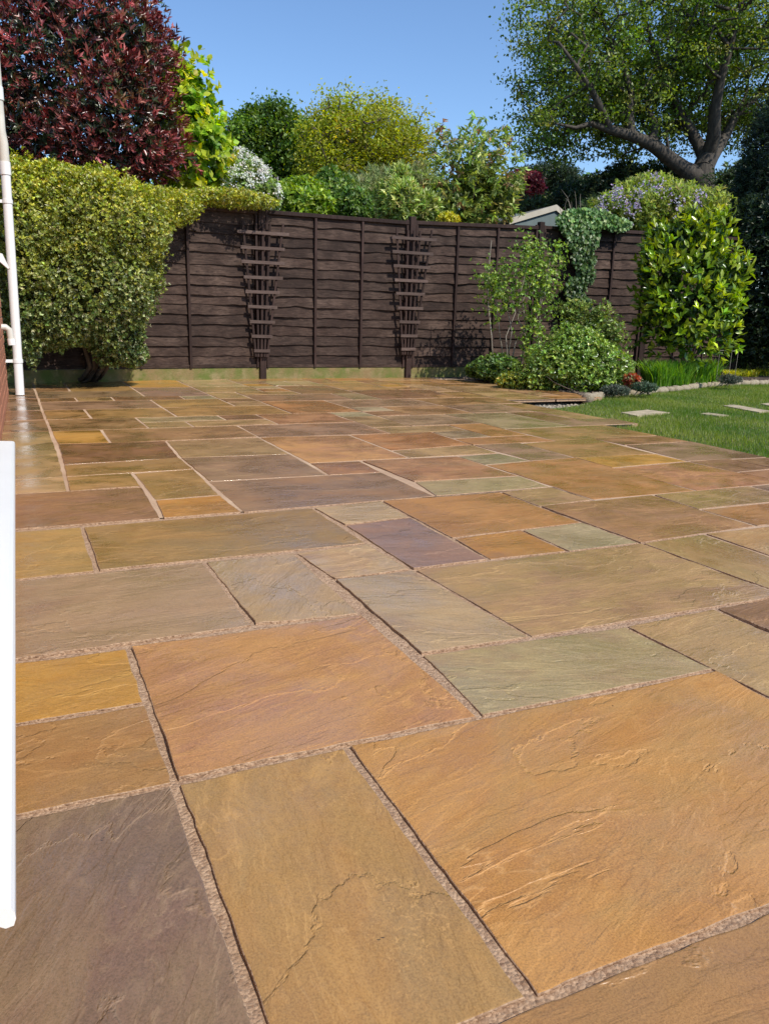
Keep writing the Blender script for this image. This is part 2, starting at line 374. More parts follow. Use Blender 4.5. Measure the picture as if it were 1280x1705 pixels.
SLABS = [  # u0, v0, u1, v1, stone, grain direction (degrees, 0 along u)
(-3,-3,0,0,'mauve',60),(-3,-6,0,-3,'ochre',0),(0,-2,1,0,'ochre',85),(1,-2,4,0,'orange',15),(0,-4,3,-2,'ochre',0),(3,-4,5,-2,'orange',0),(0,-6,2,-4,'olive',0),(2,-6,5,-4,'orange',0),(4,-2,6,-1,'ochre',10),
(-2,0,0,1,'ochre',5),(-2,1,0,2,'yellow',5),(0,0,2,2,'pink',20),(2,0,4,1,'greygreen',-25),(4,-1,5,1,'olive',10),(5,-1,7,1,'brown',10),(6,-3,8,-1,'ochre',0),(5,-4,7,-3,'olive',0),
(-3,2,1,4,'lilac',0),(1,2,2,4,'lilac',60),(2,1,3,3,'lilac',-30),(3,1,6,3,'olive',0),(6,1,7,3,'olive',80),(7,1,10,3,'olive',5),(2,3,3,4,'buff',10),
(-3,4,0,6,'ochre',0),(0,4,3,6,'ochre',0),(3,3,4,5,'plum',-20),(3,5,4,6,'buff',0),(4,3,5,4,'yellow',0),(5,3,6,4,'blue',0),(4,4,6,6,'orange',5),(6,3,8,5,'rust',0),(8,3,10,4,'orange',0),(8,4,10,5,'olive',0),
(-3,6,1,8,'brown',20),(1,6,2,7,'yellow',0),(1,7,2,9,'ochre',0),(2,6,5,8,'greybrown',0),(0,8,1,9,'ochre',0),(-3,8,0,9,'peach',0),(-3,9,0,11,'olive',30),(0,9,2,10,'ochre',0),(0,10,2,12,'brown',0),
(2,8,4,10,'greybrown',0),(2,10,4,12,'olive',0),(4,8,5,9,'rust',0),(4,9,6,12,'pink',0),(5,6,7,7,'greygreen',0),(5,7,7,9,'rust',0),(6,5,7,6,'olive',0),(7,5,9,8,'orange',0),(7,8,8,9,'blue',0),
(6,9,8,10,'olive',0),(6,10,8,12,'orange',0),(8,8,9,10,'greybrown',0),(9,8,11,10,'ochre',0),(9,7,11,8,'yellow',0),(9,5,11,7,'pink',0),(11,7,13,9,'greybrown',0),(11,9,13,10,'brown',0),(11,6,12,7,'brown',0),(12,6,13,7,'brown',0),(11,5,13,6,'rust',0),
(10,3,12,5,'greybrown',0),(10,1,13,3,'orange',0),(12,3,13,5,'ochre',0),
(8,10,10,11,'orange',0),(8,11,9,12,'lilac',0),(9,11,10,13,'orange',0),(10,10,13,12,'ochre',0),(7,12,9,13,'olive',0),(7,13,8,15,'olive',0),(8,13,10,15,'greybrown',0),(10,12,12,15,'greygreen',10),
(0,12,1,14,'yellow',0),(1,12,4,14,'brown',0),(4,12,7,14,'greybrown',0),(-3,11,0,14,'olive',0),(-3,14,0,16,'brown',0),(0,14,2,16,'brown',0),(2,14,3,15,'olive',0),(2,15,4,16,'greygreen',0),(3,14,5,15,'olive',0),(4,15,5,16,'brown',0),(5,14,7,16,'rust',0),
(-3,16,0,18,'brown',0),(0,16,1,18,'ochre',0),(1,16,3,18,'ochre',0),(3,16,6,18,'ochre',0),(0,18,3,20,'greybrown',0),(3,18,5,20,'ochre',0),(5,18,6,19,'olive',0),(5,19,6,20,'brown',0),(6,16,8,19,'orange',0),
(7,15,8,16,'blue',0),(8,15,9,16,'brown',0),(8,16,9,17,'blue',0),(9,15,11,17,'rust',0),(8,17,11,19,'greybrown',0),(11,15,13,17,'greybrown',0),(12,13,13,15,'brown',0),(11,17,14,19,'ochre',0),(13,13,14,15,'olive',0),(13,15,14,17,'ochre',0),
(-3,18,0,20,'greybrown',0),(-3,20,0,21,'brown',0),(-3,21,0,24,'greybrown',0),(-3,24,0,27,'brown',0),(0,20,1,21,'brown',0),(1,20,2,21,'olive',0),(2,20,4,21,'brown',0),(4,20,5,21,'blue',0),(0,21,3,23,'greybrown',0),(0,23,1,27,'brown',0),(1,23,3,27,'ochre',0),(3,21,5,24,'plum',0),(3,24,5,27,'yellow',0),(5,20,6,22,'olive',0),(5,22,7,24,'olive',0),(6,19,9,21,'greybrown',0),(6,21,8,22,'olive',0),(5,24,7,27,'greygreen',0),
(12,12,14.2,13.1,'greybrown',0),
]
occ = set()
for s_ in SLABS:
    for a in range(int(s_[0]), int(math.ceil(s_[2]))):
        for b_ in range(int(s_[1]), int(math.ceil(s_[3]))): occ.add((a, b_))
rs = random.Random(11)
def right_limit(v):
    if v < 12: return 13
    if v < 18: return 14
    return 18 - max(0, v - 23) * .4
pal = ['ochre', 'olive', 'rust', 'brown', 'greybrown', 'orange', 'greygreen', 'ochre', 'yellow', 'peach', 'pink']
for v in range(-4, 28):
    for u in range(-3, 19):
        if (u, v) in occ or u + 1 > right_limit(v): continue
        opts = [(3, 2), (2, 2), (2, 1), (1, 1), (2, 3), (3, 2), (1, 2)]; rs.shuffle(opts)
        for w, h in opts + [(1, 1)]:
            cells = [(u + i, v + j) for i in range(w) for j in range(h)]
            if all(c_ not in occ and c_[0] + 1 <= right_limit(c_[1]) and c_[1] < 28 for c_ in cells):
                occ.update(cells); SLABS.append((u, v, u + w, v + h, rs.choice(pal), 0)); break

def wet_stone(st):
    if st not in ST_WET:
        a, b_, c_ = STC[ST[st].name.split('_sandstone')[0]]; ST_WET[st] = sandstone('soaked_' + ST[st].name, a, b_, c_, 1.6)
    return ST_WET[st]
patio = bpy.data.objects.new('patio', None); COL.objects.link(patio); tag(patio, kind='structure')
JOINT = .0072
def make_slab(u0, v0, u1, v1, st, ang, thick=.028, lift=0.0):
    C4 = [node(u0, v0), node(u1, v0), node(u1, v1), node(u0, v1)]
    cx = sum(C4) / 4
    dist = np.linalg.norm(cx)
    # inset each edge
    P = []
    for i in range(4):
        p, a, b_ = C4[i], C4[i - 1], C4[(i + 1) % 4]
        e1 = nrm(b_ - p); e2 = nrm(a - p)
        P.append(p + (e1 + e2) * (JOINT * rs.uniform(.8, 1.3) * (1 if dist < 4 else 1.25)))
    rot = math.radians(ang)
    cr_, sr_ = math.cos(-(rot + YAW)), math.sin(-(rot + YAW))
    def loc(q):
        d = q - cx; return (cr_ * d[0] - sr_ * d[1], sr_ * d[0] + cr_ * d[1])
    W = np.linalg.norm(P[1] - P[0]); H = np.linalg.norm(P[3] - P[0])
    step = .02 if dist < 2.6 else (.05 if dist < 5 else .12)
    nx, ny = max(2, int(W / step)), max(2, int(H / step))
    # grid with a bevelled rim
    us = np.concatenate([[0, .0012 / W, .004 / W], np.linspace(0, 1, nx + 1)[1:-1], [1 - .004 / W, 1 - .0012 / W, 1]])
    vs = np.concatenate([[0, .0012 / H, .004 / H], np.linspace(0, 1, ny + 1)[1:-1], [1 - .004 / H, 1 - .0012 / H, 1]])
    sd = rs.uniform(0, 100)
    tilt = (rs.uniform(-.0015, .0015), rs.uniform(-.0015, .0015)); zz = rs.uniform(-.0015, .0015) + lift
    V = []
    for j, b in enumerate(vs):
        for i, a in enumerate(us):
            q = (P[0] * (1 - a) + P[1] * a) * (1 - b) + (P[3] * (1 - a) + P[2] * a) * b
            x, y = loc(q)
            rim = (i in (0, len(us) - 1)) or (j in (0, len(vs) - 1))
            amp = .0035 if dist < 4 else .004
            if i <= 2 or i >= len(us) - 3: x_ = noise.noise((q[0] * 14 + sd, q[1] * 14, 1.3)) * amp + noise.noise((q[0] * 60, q[1] * 60 + sd, 2)) * amp * .5
            else: x_ = 0
            if j <= 2 or j >= len(vs) - 3: y_ = noise.noise((q[0] * 14 + sd, q[1] * 14, 5.3)) * amp + noise.noise((q[0] * 60, q[1] * 60 + sd, 7)) * amp * .5
            else: y_ = 0
            # apply jitter in slab axes
            e = nrm(P[1] - P[0]); f_ = nrm(P[3] - P[0])
            q = q + e * x_ + f_ * y_
            x, y = loc(q)
            z = noise.noise((x * 2.2 + sd, y * 4, 3)) * .003 + tilt[0] * (a - .5) * 2 + tilt[1] * (b - .5) * 2 + zz
            if dist < 2.6:
                w = noise.fractal((x * 2.0 + sd, y * 6.5, 7.7), .7, 2.2, 4) * 3.0
                fl = math.floor(w); fr = w - fl
                z += (fl + max(0, (fr - .55) / .45)) * .0009
            z = min(.005, max(-.0008, z))
            if rim: z -= .0011 + .0005 * noise.noise((x * 40, y * 40, sd))
            V.append((x, y, z))
    n = len(us); m = len(vs)
    F = [(j * n + i, j * n + i + 1, (j + 1) * n + i + 1, (j + 1) * n + i) for j in range(m - 1) for i in range(n - 1)]
    ringi = [i for i in range(n)] + [j * n + n - 1 for j in range(1, m)] + [(m - 1) * n + i for i in range(n - 2, -1, -1)] + [j * n for j in range(m - 2, 0, -1)]
    k0 = len(V)
    for i in ringi: V.append((V[i][0], V[i][1], -thick + lift))
    for a in range(len(ringi)):
        b = (a + 1) % len(ringi)
        F.append((ringi[b], ringi[a], k0 + a, k0 + b))
    me = fast_mesh('paving_slab', V, F, ST[st], smooth=dist < 5)
    me.materials.append(M_mortar)
    nq = (n - 1) * (m - 1); mi = np.zeros(len(F), dtype=np.int32); mi[nq:] = 1
    for j in range(m - 1):
        for i in range(n - 1):
            if dist < 4 and (i in (0, n - 2) or j in (0, m - 2)): mi[j * (n - 1) + i] = 1
    me.polygons.foreach_set('material_index', mi)
    if (u1 <= 2 and v0 >= 8): me.materials[0] = wet_stone(st)
    if dist < 5:
        sm = np.ones(len(F), dtype=bool); sm[-len(ringi):] = False; me.polygons.foreach_set('use_smooth', sm)
    return obj('paving_slab', me, patio, (cx[0], cx[1], 0), rotz=rot + YAW)
for s_ in SLABS: make_slab(*s_)

# small dark leaf scraps lying on the wet stone
scraps = []
for i in range(9):
    a_, b_ = on_z(rs.uniform(40, 1250), rs.uniform(700, 1650), .003), rs.uniform(.002, .005)
    scraps.append((a_, b_))
scV, scF = [], []
for q, r0 in scraps:
    k = len(scV); an = rs.uniform(0, 6.28)
    for m in range(5):
        th = an + m * 1.2566; rr = r0 * (1.0 if m % 2 else .45); scV.append((q[0] + rr * math.cos(th), q[1] + rr * math.sin(th) * .6, .0065 + rs.uniform(0, .002)))
    scF.append((k, k + 1, k + 2, k + 3, k + 4))
o_ = obj('leaf_litter', fast_mesh('leaf_litter', scV, scF, plain('dead_leaf', (.07, .045, .025), .7, .4)))
tag(o_, 'tiny dark dead leaf scraps scattered over the wet paving', 'leaf litter', kind='stuff')

# mortar bed under and between the slabs
def mortar(u0, v0, u1, v1, step, amp, zb):
    nx, ny = int((u1 - u0) * .3 / step), int((v1 - v0) * .3 / step)
    V = []
    for j in range(ny + 1):
        for i in range(nx + 1):
            u, v = u0 + (u1 - u0) * i / nx, v0 + (v1 - v0) * j / ny
            p = L(u, v)
            z = zb
            if amp:
                z += amp * (noise.noise((p[0] * 9, p[1] * 9, 0)) * .9 + noise.noise((p[0] * 45, p[1] * 45, 4)) * .5 + noise.noise((p[0] * 140, p[1] * 140, 9)) * .35)
            V.append((p[0], p[1], min(z, -.0029)))
    F = np.array([(j * (nx + 1) + i, j * (nx + 1) + i + 1, (j + 1) * (nx + 1) + i + 1, (j + 1) * (nx + 1) + i) for j in range(ny) for i in range(nx)])
    return V, F
V1, F1 = mortar(-3, -6, 7, 6, .0105, .0028, -.0048)
ob = obj('mortar_bed', fast_mesh('mortar_bed', V1, F1, M_mortar, True), patio, kind='stuff')
Vs, Fs = [], []
def rect_(u0, v0, u1, v1, z=-.0028):
    k = len(Vs)
    for a, b in ((u0, v0), (u1, v0), (u1, v1), (u0, v1)):
        Vs.append(L(a, b, z))
    Fs.append((k, k + 1, k + 2, k + 3))
rect_(7, -6, 13, 6); rect_(-3, 6, 13, 12); rect_(-3, 12, 14, 18); rect_(-3, 18, 17.5, 27.6); rect_(13, 6, 13.05, 6.1)
t = NT('pale_pointing'); c = t.coords(seed=False)
mc = t.mix(t.ramp(t.noise(c, 3, 5), .35, .65), (.42, .27, .165), (.56, .39, .25))
M_point = t.done(t.n('BsdfPrincipled', {'Base Color': mc, 'Roughness': .8, 'Normal': t.n('Bump', {'Height': t.noise(c, 90, 6, .8), 'Distance': .004}).outputs[0]}).outputs[0])
ob = obj('mortar_bed', fast_mesh('mortar_bed', Vs, Fs, M_point), patio, kind='stuff')
M_undershade = plain('shade_dark_subbase', (.05, .04, .03), .95, .4, 20, .006, 60)
# sub-base set back under the raised far part, coloured dark as overhang shade
eb = B()
p0, p1 = L(14.05, 17.9), L(18.1, 17.9)
eb.box(L(16.05, 18.75, -.075), (L(18.1, 0) - L(14.0, 0)) / 2, (L(0, .25) - L(0, 0)), (0, 0, .045))
eb.part('edge_haunching', M_undershade, patio)

# ------------------------------------------------------------------ fence
D0 = on_z(436, 630)[:2]; D1 = on_z(676, 628)[:2]
fd = nrm(D1 - D0); bay = np.linalg.norm(D1 - D0)
fn = np.array([fd[1], -fd[0]])           # towards the patio
leftdir = nrm(on_z(45, 637)[:2] - D0)
posts = [D0 + leftdir * bay * 2, D0 + leftdir * bay, D0, D1, D1 + fd * bay, D1 + fd * bay * 2, D1 + fd * bay * 3, D1 + fd * bay * 4]
ptop = [1.88, 1.90, 1.935, 1.955, 2.03, 2.09, 2.12, 2.15]
plab = ['far left post hidden in the hedge', 'fence post behind the round hedge', 'brown fence post carrying the left trellis', 'brown fence post carrying the right trellis',
        'brown fence post behind the rose shrub, topped by trailing ivy', 'brown fence post behind the bright laurel', 'fence post in the dark corner', 'last fence post on the right']
P3 = lambda p, z=0.0: np.array([p[0], p[1], z])
fence = thing('fence', (0, 0, 0), 'dark brown overlap panel fence on mossy concrete boards across the far end of the patio', 'fence')
for i, p in enumerate(posts):
    if i in (0, 7): continue
    tall = ptop[i] + (.05 if i in (2,) else .03)
    th = thing('fence_post', (p[0], p[1], 0), None, None); th.parent = fence; th['label'] = plab[i]
    q = p + fn * .030
    b = B(); b.box(P3(q, tall / 2 - .05), P3(fd) * .038, P3(fn) * .038, (0, 0, tall / 2 + .05), .004)
    b.part('post', M_post, th)
    b = B(); b.box(P3(q - fd * .062 - fn * .01, tall / 2 + .06), P3(fd) * .016, P3(fn) * .016, (0, 0, tall / 2 - .1), .002)
    b.part('batten', M_post, th)
    b = B(); b.box(P3(q + fd * .060 - fn * .005, tall / 2 + .06), P3(fd) * .013, P3(fn) * .022, (0, 0, tall / 2 - .1), .002)
    b.part('batten', M_post, th)
panel_lab = ['brown fence panel almost hidden at the far left behind the hedge', 'brown overlap fence panel half covered by the round hedge', 'brown overlap fence panel between the two trellised posts',
             'brown overlap fence panel right of the second trellis with leafy shadow at its foot', 'brown overlap fence panel with ivy hanging down over it', 'dark fence panel behind the bright laurel']
t = NT('mossy_concrete'); c = t.coords()
a1 = t.noise(c, 3.5, 7, .65, .4); a2 = t.noise(c, 60, 5, .7); a3 = t.noise(c, 9, 5)
cc = t.mix(t.ramp(a1, .38, .6), (.24, .165, .07), (.12, .145, .025))
cc = t.mix(t.math('MULTIPLY', t.ramp(a3, .5, .7), .6), cc, (.32, .24, .12))
cc = t.mix(t.math('MULTIPLY', t.ramp(a2, .5, .72), .5), cc, (.09, .10, .03))
M_moss = t.done(t.n('BsdfPrincipled', {'Base Color': cc, 'Roughness': .85, 'Normal': t.n('Bump', {'Height': a2, 'Distance': .006}).outputs[0]}).outputs[0])
for i in range(len(posts) - 1):
    if i in (6,): continue
    A_, B_ = posts[i], posts[i + 1]
    dd = nrm(B_ - A_); nn = np.array([dd[1], -dd[0]]); ln = np.linalg.norm(B_ - A_)
    A_ = A_ + dd * .04; ln -= .08
    z0, zt0, zt1 = .135, ptop[i] - .01, ptop[i + 1] - .02
    th = thing('fence_panel', (A_[0], A_[1], z0), None, None); th.parent = fence; th['label'] = panel_lab[i]
    ns = 15
    NX = 46
    offs = [rs.uniform(-.012, .012) for _ in range(ns + 1)]; offs[0] = 0; offs[-1] = 0
    for k in range(ns):
        V = []; sd = rs.uniform(0, 99)
        knot = rs.uniform(0, ln); ka = rs.uniform(-.02, .012)
        bow = [rs.uniform(-.004, .016) for _ in range(4)]
        for a in range(NX + 1):
            s_ = ln * a / NX; fr = a / NX
            ztop_ = zt0 + (zt1 - zt0) * fr - .05
            pitch = (ztop_ - z0 - .03) / ns
            zb = z0 + .03 + pitch * k + offs[k]
            wave = noise.noise((s_ * 3.2 + sd, 0, k)) * .016 + noise.noise((s_ * 11 + sd, 3, k)) * .007 + ka * math.exp(-((s_ - knot) / .08) ** 2)
            b4 = fr * 4 % 1; bulge = math.sin(math.pi * min(1, b4)) * bow[min(3, int(fr * 4))]
            zl = zb + (wave if k > 0 else 0)
            zu = zb + pitch + .028
            q0 = A_ + dd * s_ + nn * (.019 + bulge); q1 = A_ + dd * s_ + nn * (-.002 + bulge * .2)
            q2 = A_ + dd * s_ + nn * (.008 + bulge)
            V += [P3(q0, zl), P3(q1, zu), P3(q2, zl)]
        F = []
        for a in range(NX):
            o_ = a * 3
            F += [(o_, o_ + 3, o_ + 4, o_ + 1), (o_ + 2, o_ + 5, o_ + 3, o_)]
        part('slat', V, F, M_slat, th, smooth=False)
    for kx in range(5):
        fr = [.014, .335, .66, .985, None][kx]
        if i == 1: fr = [.014, .25, .55, .985, None][kx]
        if fr is None: continue
        top = zt0 + (zt1 - zt0) * fr
        q = A_ + dd * ln * fr + nn * .038
        b = B(); b.box(P3(q, (z0 + .0 + top - .055) / 2), P3(dd) * .0145, P3(nn) * .014, (0, 0, (top - .055 - z0) / 2), .002)
        b.part('batten', M_post, th)
    b = B()
    q0 = P3(A_ + nn * .018, zt0 - .026); q1 = P3(A_ + dd * ln + nn * .018, zt1 - .026)
    b.box((q0 + q1) / 2, (q1 - q0) / 2, P3(nn) * .028, (0, 0, .022), .003)
    b.part('top_rail', M_post, th)
    b = B()
    q0 = P3(A_ + nn * .026, z0 + .018); q1 = P3(A_ + dd * ln + nn * .026, z0 + .018)
    b.box((q0 + q1) / 2, (q1 - q0) / 2, P3(nn) * .012, (0, 0, .018), .002)
    b.part('bottom_rail', M_slat, th)
    gb = B(); q0 = A_ + nn * .004
    gb.box(P3(q0 + dd * ln / 2, z0 / 2 - .033), P3(dd) * (ln / 2 + .005), P3(nn) * .025, (0, 0, z0 / 2 + .03), .006)
    gt = fence
    gb.part('gravel_board', M_moss, gt)

# fan trellises
def trellis(pi, rows, lab):
    p = posts[pi]; th = thing('fan_trellis', (p[0], p[1], .25), lab, 'trellis', 'fan trellises on the fence posts')
    base = p + fn * .105
    def hit(px, py):     # where a pixel ray meets the trellis plane
        d = ray(px, py); n3 = P3(fn); tt = np.dot(P3(base) - CAMP, n3) / np.dot(d, n3); return CAMP + d * tt
    cs = []
    for x0, x1, y in rows:
        a, b_ = hit(x0, y - 1), hit(x1, y + 1); z = (a[2] + b_[2]) / 2
        a[2] = b_[2] = z
        a[2] += rs.uniform(-.004, .004)
        bb = B(); bb.box((a + b_) / 2 + P3(fn) * .014, (b_ - a) / 2, P3(fn) * .009, (0, 0, .018), .0015)
        bb.part('cross_batten', M_trel, th); cs.append((a, b_))
    (ta, tb), (ba, bb_) = cs[0], cs[-1]
    up = .12
    for fr, fb in ((.13, .12), (.37, .30), (.5, .5), (.63, .70), (.87, .88)):
        q1 = ta + (tb - ta) * fr; q0 = ba + (bb_ - ba) * fb
        d = nrm(q1 - q0); ext = up if fr in (.13, .87) else .10
        q1 = q1 + d * ext; q0 = q0 - d * .07
        b = B(); b.box((q0 + q1) / 2, (q1 - q0) / 2, P3(fd) * .0125, P3(fn) * .008, .001)
        b.part('upright', M_post, th)
trellis(2, [(394,480,387.5),(400,473,413),(401,473,437),(405,470,462),(408,465,486),(412,461,511),(415,457,536),(418,453,560),(422,449,584)], 'left of the two fan trellises, on the fence post beside the hedge')
trellis(3, [(651,726,397),(652,720,421),(654,715,444),(656,711,467),(658,706,489),(661,703,513),(664,698,536),(666,694,559),(667,691,581)], 'right of the two fan trellises, on the post in mid fence')

# ------------------------------------------------------------------ house wall, downpipe, patio door sill
wa = on_z(15, 658)[:2]; wb = on_z(3, 732)[:2]
wd = nrm(wb - wa)                  # towards the camera
wn_ = np.array([-wd[1], wd[0]]); 
if np.dot(wn_, -wa) < 0: wn_ = -wn_
M_brick = plain('red_brick', (.42, .17, .09), .85, .35, 14, .004, 90)
M_brickmortar = plain('brick_mortar', (.40, .34, .26), .9, .15, 30, .002, 120)
wall = thing('house_wall', (wa[0], wa[1], 0), 'red brick house wall seen at a glancing angle along the left edge', 'wall')
WLEN = 9.5
sill_far = on_z(25, 735, .30)[:2]; sill_near = on_z(25, 1512, .30)[:2]
s_far = float(np.dot(sill_far - wa, wd)); s_near = float(np.dot(sill_near - wa, wd))
mb = B()
def wbox(b, s0, s1, z0, z1, d0, d1, bev=0):
    c_ = wa + wd * (s0 + s1) / 2 + wn_ * (d0 + d1) / 2
    b.box(P3(c_, (z0 + z1) / 2), P3(wd) * (s1 - s0) / 2, P3(wn_) * abs(d1 - d0) / 2, (0, 0, (z1 - z0) / 2), bev)
wbox(mb, 0.004, s_far, -.1, 2.6, -.25, -.006); wbox(mb, s_far, s_near, -.1, .262, -.25, -.006); wbox(mb, s_near, s_near + 2, -.1, 2.6, -.25, -.006)
wbox(mb, s_far, s_near, 2.3, 2.6, -.25, -.006)
mb.part('mortar', M_brickmortar, wall)
bmeshes = []
for k in range(4):
    bb = B(); bb.box((0, 0, 0), P3(wd) * .1075, P3(wn_) * .05, (0, 0, .0325), .003)
    bmeshes.append(fast_mesh('brick', np.array(bb.v) + rng.normal(0, .0006, (len(bb.v), 3)), bb.f, M_brick))
cnt = 0; rest = B()
for row in range(34):
    z = .0375 + row * .075
    s = .11 if row % 2 == 0 else .223
    while s < s_near + 1.9:
        indoor = s_far - .1 < s < s_near + .1 and z > .25 and z < 2.3
        if not indoor:
            c_ = P3(wa + wd * s - wn_ * .05, z)
            if cnt < 290 and s < s_far + .2 and z < 1.9:
                obj('brick', random.choice(bmeshes), wall, c_ - np.array([wa[0], wa[1], 0])); cnt += 1
            else: rest.box(c_, P3(wd) * .1075, P3(wn_) * .05, (0, 0, .0325))
        s += .225
rest.part('brickwork', M_brick, wall, kind='stuff')

# white patio door with its sill
door = thing('patio_door', (sill_near[0], sill_near[1], .26), 'white plastic patio door sill jutting along the left edge of the patio', 'door')
sf, sn = sill_far, sill_near
inner = lambda q: wa + wd * np.dot(q - wa, wd) + wn_ * -.06
sb = B()
prof = []   # sill cross-section: (distance in from nose, z)
for a, z in ((0, -.010), (.0005, -.004), (.003, 0.0), (.010, .002), (.09, .006), (.30, .012), (.30, -.018), (.040, -.012), (.018, -.010), (.008, -.017), (.002, -.016)):
    prof.append((a, z))
V = []; F = []
for e, q in enumerate((sf, sn)):
    inw = -wn_
    for a, z in prof: V.append(P3(q + inw * a, .30 + z))
n = len(prof)
for i in range(n): F.append((i, (i + 1) % n, n + (i + 1) % n, n + i))
F.append(tuple(range(n))); F.append(tuple(range(2 * n - 1, n - 1, -1)))
part('sill', V, F, M_white, door)
b = B(); dl = s_near - s_far
for s0, s1 in ((s_far, s_far + .07), (s_near - .07, s_near), ((s_far + s_near) / 2 - .04, (s_far + s_near) / 2 + .04)):
    wbox(b, s0, s1, .313, 2.3, -.12, -.05, .004)
b2 = B(); wbox(b2, s_far + .071, s_near - .071, .313, .38, -.119, -.051, .004); wbox(b2, s_far + .071, s_near - .071, 2.23, 2.299, -.119, -.051, .004)
b.part('frame', M_white, door); b2.part('rail', M_white, door)
t = NT('door_glass'); M_glass = t.done(t.n('BsdfPrincipled', {'Base Color': (.9, .95, .95, 1), 'Roughness': .02, 'Transmission Weight': 1.0, 'IOR': 1.45}).outputs[0])
for s0, s1 in ((s_far + .075, (s_far + s_near) / 2 - .045), ((s_far + s_near) / 2 + .045, s_near - .075)):
    b = B(); wbox(b, s0, s1, .385, 2.225, -.09, -.082); b.part('glass_pane', M_glass, door)

# downpipe
pb = on_z(33.5, 658)
dp = thing('downpipe', pb, 'white round rainwater downpipe standing at the house corner on the left', 'downpipe')
def vert(px_ref, z): return None
r_ = .0375
def at_z_over(p, z): return np.array([p[0], p[1], z])
b = B(); topz = 1.86
lean = P3(wn_) * .05 + np.array([.0, 0, 0])
pl = [pb + np.array([0, 0, 0.0]), at_z_over(pb, topz) + P3(-wn_) * -.03]
b.tube([pb + (0, 0, .005), pl[1]], r_, 20); b.part('pipe', M_white, dp, True)
# shoe socket, swan neck and upper pipe
b = B(); b.tube([pl[1] - (0, 0, .03), pl[1] + (0, 0, .07)], r_ + .006, 20); b.part('socket', M_white, dp, True)
up1 = pl[1] + np.array([0, 0, .05]); up2 = up1 + np.array([0, 0, .16]); up3 = up2 + P3(-wn_) * .012 + np.array([0, 0, .10]); up4 = up3 + np.array([0, 0, .25])
b = B(); b.tube([up1, up2, up3, up4], r_ + .001, 20); b.part('swan_neck', M_creamshade, dp, True)
b = B(); b.tube([up4 - (0, 0, .02), up4 + (0, 0, .08)], r_ + .008, 20); b.part('socket', M_white, dp, True)
b = B(); b.tube([up4 + (0, 0, .05), up4 + (0, 0, 1.6)], r_ + .002, 20); b.part('upper_pipe', M_creamshade, dp, True)
for z in (.30, 1.62):
    b = B(); q = at_z_over(pb, z) + P3(wn_) * .03 * z / topz
    b.tube([q - (0, 0, .015), q + (0, 0, .015)], r_ + .005, 20)
    b.box(q - P3(wn_) * .06, P3(wd) * .01, P3(wn_) * .04, (0, 0, .013)); b.part('bracket', M_white, dp, False)
# boiler outlet elbow on the wall
oq = wa + wd * .55
SC = .72
of = thing('waste_outlet', P3(oq, .62), 'small white pipe elbow poking out of the brick wall behind the downpipe', 'pipe')
b = B(); a0 = P3(oq + wn_ * -.02, .60); b.tube([a0, a0 + P3(wn_) * .05, a0 + P3(wn_) * .075 - (0, 0, .02), a0 + P3(wn_) * .085 - (0, 0, .12)], .026, 14); b.part('elbow', M_creamshade, of, True)
b = B(); b.tube([a0 + P3(wn_) * .083 - (0, 0, .09), a0 + P3(wn_) * .087 - (0, 0, .14)], .031, 14); b.part('collar', M_white, of, True)
wv = wa + wd * .95
vt = thing('wall_vent', P3(wv, 1.1), 'small white sloping vent hood on the brick wall behind the downpipe', 'vent')
b = B(); q = P3(wv, 1.12); 
V = [q + P3(wd) * s * .11 + P3(wn_) * d + np.array([0, 0, z]) for s in (-1, 1) for d, z in ((0, .03), (.06, .02), (.10, -.08), (.09, -.085), (0, .0))]
b.add(V, [(0, 1, 6, 5), (1, 2, 7, 6), (2, 3, 8, 7), (3, 4, 9, 8), (0, 4, 3, 2, 1), (5, 6, 7, 8, 9)]); b.part('hood', M_white, vt)

# ------------------------------------------------------------------ lawn, gravel, bed
def poly_area_sample(poly, n):
    poly = np.array(poly); lo, hi = poly.min(0), poly.max(0); out = []
    tot = 0
    while tot < n:
        p = rng.uniform(lo, hi, (n * 2, 2)); ins = np.zeros(len(p), bool); j = len(poly) - 1
        for i in range(len(poly)):
            xi, yi = poly[i]; xj, yj = poly[j]
            cnd = ((yi > p[:, 1]) != (yj > p[:, 1])) & (p[:, 0] < (xj - xi) * (p[:, 1] - yi) / (yj - yi + 1e-12) + xi)
            ins ^= cnd; j = i
        out.append(p[ins]); tot += ins.sum()
    return np.concatenate(out)[:n]
def inside(p, poly):
    poly = np.array(poly); ins = np.zeros(len(p), bool); j = len(poly) - 1
    for i in range(len(poly)):
        xi, yi = poly[i]; xj, yj = poly[j]
        cnd = ((yi > p[:, 1]) != (yj > p[:, 1])) & (p[:, 0] < (xj - xi) * (p[:, 1] - yi) / (yj - yi + 1e-12) + xi)
        ins ^= cnd; j = i
    return ins
LZ = -.028
edge_px = [(980, 667), (1015, 661), (1060, 657), (1110, 652), (1150, 647), (1190, 643), (1235, 641), (1290, 639), (1400, 634)]
edge_w = [on_z(x, y, LZ)[:2] for x, y in edge_px]
far_r = edge_w[-1] + np.array([6, 2])
gravel_px = [(812, 676), (975, 669), (925, 690), (880, 688)]
lawn_poly = [L(13.05, -8)[:2], L(13.05, 12.0)[:2], L(14.3, 12.05)[:2], L(14.3, 13.2)[:2], L(14.0, 13.2)[:2], L(14.05, 14.6)[:2]] + [on_z(x, y, LZ)[:2] for x, y in ((900, 684), (960, 676), (985, 670))] + edge_w[1:] + [far_r, L(60, -8)[:2]]
t = NT('lawn_turf'); c = t.coords(seed=False)
a1 = t.noise(c, 1.5, 5, .6); a2 = t.noise(c, 60, 6, .75)
lc = t.mix(t.ramp(a1, .4, .62), (.035, .075, .010), (.075, .10, .018))
